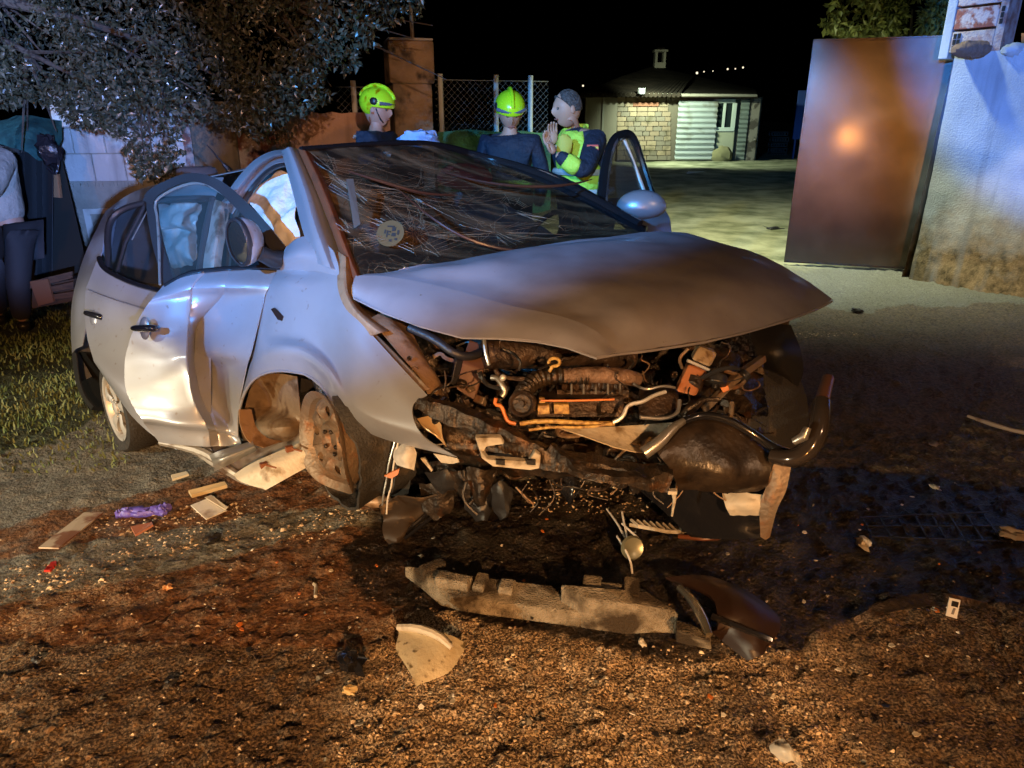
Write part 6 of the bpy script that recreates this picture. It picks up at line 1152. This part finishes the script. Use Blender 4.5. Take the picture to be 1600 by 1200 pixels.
bp2 = MB().patch([[G(1040, 905, .09), G(1075, 903, .10), G(1110, 905, .08)], [G(1110, 935, .09), G(1140, 925, .10), G(1168, 930, .05)], [G(1120, 975, .07), G(1170, 955, .09), G(1215, 972, .03)], [G(1115, 985, .02), G(1172, 1000, .05), G(1195, 1010, .01)], [G(1170, 1032, .0), G(1182, 1026, .015), G(1200, 1010, .01)]], 4, 4).build('bumper_trim', mat('dark_brown_trim', (.020, .010, .007), .45), None, solid=.012, label='dark brown bumper trim lying at the right end of the foam core', cat='bumper trim')
MB().tube([G(1112, 962, .09), G(1160, 982, .08), G(1205, 1000, .05)], .010, 6).build('trim_rib', black_gl, bp2)
hf_ = MB(); hf_.patch([[G(622, 978, .05), G(645, 980, .07), G(690, 988, .07), G(728, 1005, .04)], [G(624, 992, .04), G(650, 992, .055), G(690, 1002, .06), G(722, 1022, .03)], [G(620, 1016, .03), G(650, 1018, .045), G(685, 1030, .04), G(700, 1050, .015)], [G(640, 1045, .02), G(648, 1066, .012), G(652, 1072, .005), G(668, 1062, .01)]], 4, 4, lambda p, u, v: p+Vector((0, 0, .006*fbm(p*22))))
frag = hf_.build('bumper_fragment', mat('cream_fragment', (.42, .36, .24), .5, stain=(.10, .07, .03), sscale=30, slo=.58, shi=.66, bump=.2), None, solid=.004, label='pale torn bumper fragment with a raised rim in the foreground', cat='bumper fragment')
MB().tube([G(622, 980, .055), G(650, 980, .075), G(685, 992, .08), G(706, 1012, .06)], [.010, .013, .013, .008], 8, smooth=1).build('fragment_rim', cream, frag)
pb_ = mat('stained_board', (.46, .38, .28), .6, col2=(.20, .09, .05), scale=9, lo=.48, hi=.56)
scrap('trim_board', [(62, 862), (94, 865), (162, 803), (132, 803)], .006, pb_, 'long cream board with brown smears left of the purple glove', 'board', .02)
scrap('wood_strip', [(296, 776), (300, 779), (356, 765), (352, 761)], .015, mat('pale_strip', (.48, .38, .22), .6), 'thin cream strip lying left of the folded paper near the sill', 'strip', .01)
scrap('folded_paper', [(298, 790), (322, 811), (354, 797), (334, 775)], .004, mat('paper', (.72, .68, .60), .8, stain=(.30, .22, .18), sscale=9), 'folded sheet of cream paper on the ground below the torn sill', 'paper', .02)
scrap('folded_paper_leaf', [(320, 778), (352, 795), (356, 792), (330, 773)], .002, mat('paper_white', (.7, .62, .48), .8), 'loose cream leaf sticking out behind the folded paper', 'paper', .03)
scrap('plastic_strip', [(206, 830), (212, 839), (241, 829), (238, 821)], .010, mat('rose_plastic', (.34, .14, .09), .5), 'short rose-brown plastic strip below the purple glove', 'plastic strip', .01)
scrap('pale_shard', [(268, 748), (270, 752), (296, 746), (292, 742)], .01, mat('pale_shard', (.5, .48, .38), .6), 'pale flat shard below the torn sill, left of the front wheel', 'shard', .01)
pg = MB(); gc = G(220, 800, .025)
for i, (dx, dy, sx, sy) in enumerate(((0, 0, .075, .035), (.075, .02, .05, .035), (-.07, -.012, .05, .02), (.11, .035, .03, .02), (-.10, -.02, .02, .014), (.10, .0, .035, .015))):
    pg.ball(gc+Vector((dx*.8, dy*.9, 0)), (sx*.72, sy*.75, .019), 16, 10, fn=lambda d, q, i=i: q*(1+.45*fbm(d*2.4+Vector((i, 0, 0)))))
pg.build('purple_glove', mat('purple_nitrile', (.10, .075, .40), .35, bump=.3), None, label='crumpled purple rubber glove on the ground left of the wreck', cat='glove')
rs = MB()
for i in range(4): rs.box(G(76+i*2.5, 890-i*3, .014), (.022, .018, .008), Matrix.Rotation(i*.7, 3, 'Z'))
rs.build('red_lens_shard', mat('red_lens', (.45, .03, .02), .3), None, label='small red lens shard at the lower left below the cream board', cat='lens shard', smooth=False)
def blob_scrap(px, py, s, m, label, cat, seed, h=.02, name='scrap', fl=.5, group=None):
    rb = MB(); rb.ball(G(px, py, h), (s, s*.6, s*fl), 12, 8, Matrix.Rotation(seed, 3, 'Z'), lambda d, q: q*(1+.8*fbm(d*2+Vector((seed*5, 0, 0)))))
    return rb.build(name, m, None, label=label, cat=cat, group=group)
blob_scrap(330, 842, .035, black_pl, 'small black plastic scrap below the folded paper', 'plastic scrap', 1)
blob_scrap(548, 1030, .060, black_gl, 'black twisted plastic lump left of the pale bumper fragment', 'plastic scrap', 2)
blob_scrap(58, 1030, .018, black_pl, 'black chip near the left edge of the foreground', 'plastic scrap', 3)
blob_scrap(265, 1066, .020, black_pl, 'black chip in the foreground gravel, lower left', 'plastic scrap', 4)
blob_scrap(1003, 1003, .016, cream, 'small cream chip just below the foam bumper core', 'chip', 5, .012)
blob_scrap(545, 1078, .020, mat('yellow_chip', (.50, .36, .16), .6), 'yellowish plastic chip left of the lower bumper fragment tip', 'chip', 6, .012)
blob_scrap(262, 917, .016, mat('orange_chip', (.5, .25, .1), .6), 'orange chip lying in the middle of the red-brown band', 'chip', 7, .012)
blob_scrap(1460, 760, .025, cream, 'thin pale curved chip on the dark ground, right of the wreck', 'chip', 8, .012, fl=.3)
blob_scrap(1585, 835, .045, mat('brown_leaf', (.22, .14, .08), .8), 'brown crumpled piece at the right edge', 'scrap', 9, .02)
blob_scrap(1460, 693, .030, mat('grey_scrap', (.20, .16, .14), .7), 'small grey flat piece right of the wreck', 'scrap', 10, .012, fl=.25)
blob_scrap(1350, 848, .035, cream, 'pale splintered plastic right of the hanging bracket', 'scrap', 11, .02)
blob_scrap(1340, 485, .05, black_pl, 'black scrap on the ground in front of the steel gate', 'scrap', 12, .02, fl=.3)
# clip-like peg in the red-brown band
MB().tube([G(490, 912, .02), G(494, 915, .02), G(493, 932, .03)], .006, 6).build('cable_clip', cream, None, label='thin pale hook standing in the red-brown band', cat='hook')
# clear bag, cigarette card
cb = MB(); cb.patch([[G(1200, 1162, .03), G(1222, 1158, .05), G(1238, 1168, .04)], [G(1204, 1178, .03), G(1228, 1172, .06), G(1250, 1182, .04)], [G(1222, 1190, .01), G(1238, 1192, .04), G(1254, 1206, .02)]], 6, 6, lambda p, u, v: p+Vector((0, 0, .014*fbm(p*28))))
cb.build('clear_bag', clear_pl, None, solid=.001, label='crumpled clear plastic wrapper at the bottom of the foreground', cat='wrapper')
q = [G(1478, 962, .04), G(1495, 967, .03), G(1501, 938, .10), G(1484, 934, .11)]
card = MB().hexa(q, (0, .003, 0)).build('photo_card', mat('white_card', (.70, .66, .60), .6), None, label='small white card with a dark picture lying right of the foam core', cat='card', smooth=False)
def cu(u, v, o=-.0015): a = q[0].lerp(q[1], u); b = q[3].lerp(q[2], u); return a.lerp(b, v)+Vector((0, o, .0))
MB().hexa([cu(.25, .60), cu(.85, .60), cu(.85, .88), cu(.25, .88)], (0, .001, 0)).build('card_print', dmk, card, smooth=False)
MB().hexa([cu(.40, .18), cu(.62, .18), cu(.70, .52), cu(.50, .52)], (0, .001, 0)).build('card_print', mat('card_grey', (.2, .18, .17), .6), card, smooth=False)
rd2 = MB(); rd2.tube([G(1512, 650, .03), G(1550, 663, .03), G(1580, 672, .03), G(1620, 680, .02)], [.008, .012, .010, .012], 8); rd2.build('pale_rod', mat('pale_rod', (.34, .28, .24), .5), None, label='long pale rod lying on the dark ground at the right edge', cat='rod')
MB().patch([[G(1330, 965, .02), G(1400, 935, .05), G(1470, 928, .05), G(1540, 940, .02)], [G(1335, 975, .0), G(1400, 955, .035), G(1470, 946, .03), G(1540, 948, .0)]], 4, 5).build('bumper_strip', dark_metal, None, solid=.008, label='long dark dusty strip lying left of the white card', cat='strip')
dg = thing('drain_cover', G(1440, 825), 'dark metal drain grid set in the oily ground at the right', 'drain cover')
for i in range(8): p0_, p1_ = G(1350+i*27, 808-i*1.0, .012), G(1364+i*29, 836+i*1.2, .012); MB().tube([p0_-Vector((0, 0, .008)), p1_-Vector((0, 0, .008))], .003, 4).build('bar', black_pl, dg, smooth=False)
for a_, b_ in (((1345, 808), (1545, 800)), ((1352, 822), (1560, 822)), ((1362, 838), (1572, 846))): MB().tube([G(*a_, .004), G(*b_, .004)], .003, 4).build('bar', black_pl, dg, smooth=False)
# lamp socket with wires, grille piece
so = thing('lamp_socket', G(985, 860), 'broken lamp socket with curled pale wires on the oil', 'lamp socket')
MB().lathe(G(988, 856, .05), frame((.3, -1, .5)), [(.03, -.02), (.045, 0), (.038, .012), (.02, .006), (.0005, .006)], 18).build('socket_ring', mat('olive_ring', (.20, .20, .14), .3, .4), so)
for pts in ([(948, 795, .06), (965, 818, .06), (975, 838, .06), (982, 850, .05)], [(972, 800, .09), (976, 822, .07), (980, 840, .06)], [(964, 838, .06), (975, 855, .06), (985, 875, .03), (988, 896, .0)], [(972, 818, .07), (985, 830, .07), (998, 842, .05)]):
    MB().tube([G(*p) for p in pts], .0042, 6, smooth=2).build('wire', airbag_m, so)
gp_ = thing('grille_piece', G(1030, 825), 'pale ribbed grille fragment right of the lamp socket', 'grille piece')
for i in range(9): x = 986+i*10; MB().tube([G(x, 812+i*1.2, .03), G(x+12, 822+i*1.4, .03)], .006, 5).build('rib', cream, gp_)
MB().tube([G(984, 820, .02), G(1020, 826, .03), G(1050, 832, .03), G(1078, 828, .02)], .008, 6, smooth=1).build('edge', cream, gp_)
MB().tube([G(1060, 838, .02), G(1110, 842, .04), G(1150, 834, .03)], [.008, .012, .006], 8, smooth=1).build('bent_strip', brown_pl, None, label='bent brown strip lying under the front of the wreck', cat='strip')
hc = MB(); hc.tube(L([(1052, 766, 2.36), (1054, 780, 2.38), (1050, 806, 2.42)]), [.010, .006, .004], 8); hc.box(W(1050, 768, 2.36), (.03, .02, .012)); hc.build('hanging_plug', cream, car)
# torn wheel-arch debris beneath the wheel
td = MB(); td.patch([L([(592, 790, 2.62), (630, 775, 2.6), (684, 775, 2.62)]), [G(598, 812, .07), G(640, 800, .09), G(686, 790, .08)], [G(600, 838, .03), G(625, 838, .04), G(645, 812, .06)], [G(610, 850, .0), G(622, 848, .01), G(632, 842, .0)]], 5, 5, lambda p, u, v: p+Vector((.01*fbm(p*12), .02*fbm(p*11), .01*fbm(p*13))))
td.build('torn_liner', mat('muddy_liner', (.035, .025, .018), .6, stain=(.3, .18, .08), sscale=12), None, solid=.006, label='torn muddy arch liner lying below the front wheel', cat='liner')
for a_, b_ in (((625, 838), (684, 790)), ((632, 842), (690, 796))): MB().tube([G(*a_, .03), G(*b_, .10)], .007, 6).build('liner_rib', black_gl, bpy.data.objects['torn_liner'])
# many tiny plastic chips
chips = [cream, black_pl, mat('grey_chip', (.3, .3, .28), .5), orange_pl, mat('white_chip', (.65, .62, .55), .6)]
for i in range(150):
    a, b = random.uniform(330, 1500), random.uniform(770, 1150)
    p = G(a, b); p.z = ground_z(p.x, p.y)+.004; k = MB(); M = Matrix.Rotation(random.uniform(0, 6.28), 3, 'Z')@Matrix.Rotation(random.uniform(-.5, .5), 3, 'X'); s = random.uniform(.004, .013)
    k.slab([p+M@Vector((s*math.cos(t)*random.uniform(.5, 1.2), s*math.sin(t)*random.uniform(.3, 1), 0)) for t in (0, 1.3, 2.6, 4, 5.2)], (0, 0, .003))
    ci = random.randrange(5); cn_ = ('cream', 'black', 'grey', 'orange', 'white')[ci]; rgx = 'left' if a < 700 else ('middle' if a < 1100 else 'right'); rgy = 'in the oil below the wreck' if b < 900 else ('beside the foam core' if b < 1010 else 'in the foreground grit')
    k.build('plastic_chip', chips[ci], None, label='tiny %s plastic chip %s, %s' % (cn_, rgy, rgx), cat='chip', group='%s plastic chips %s, %s' % (cn_, rgy, rgx), smooth=False)
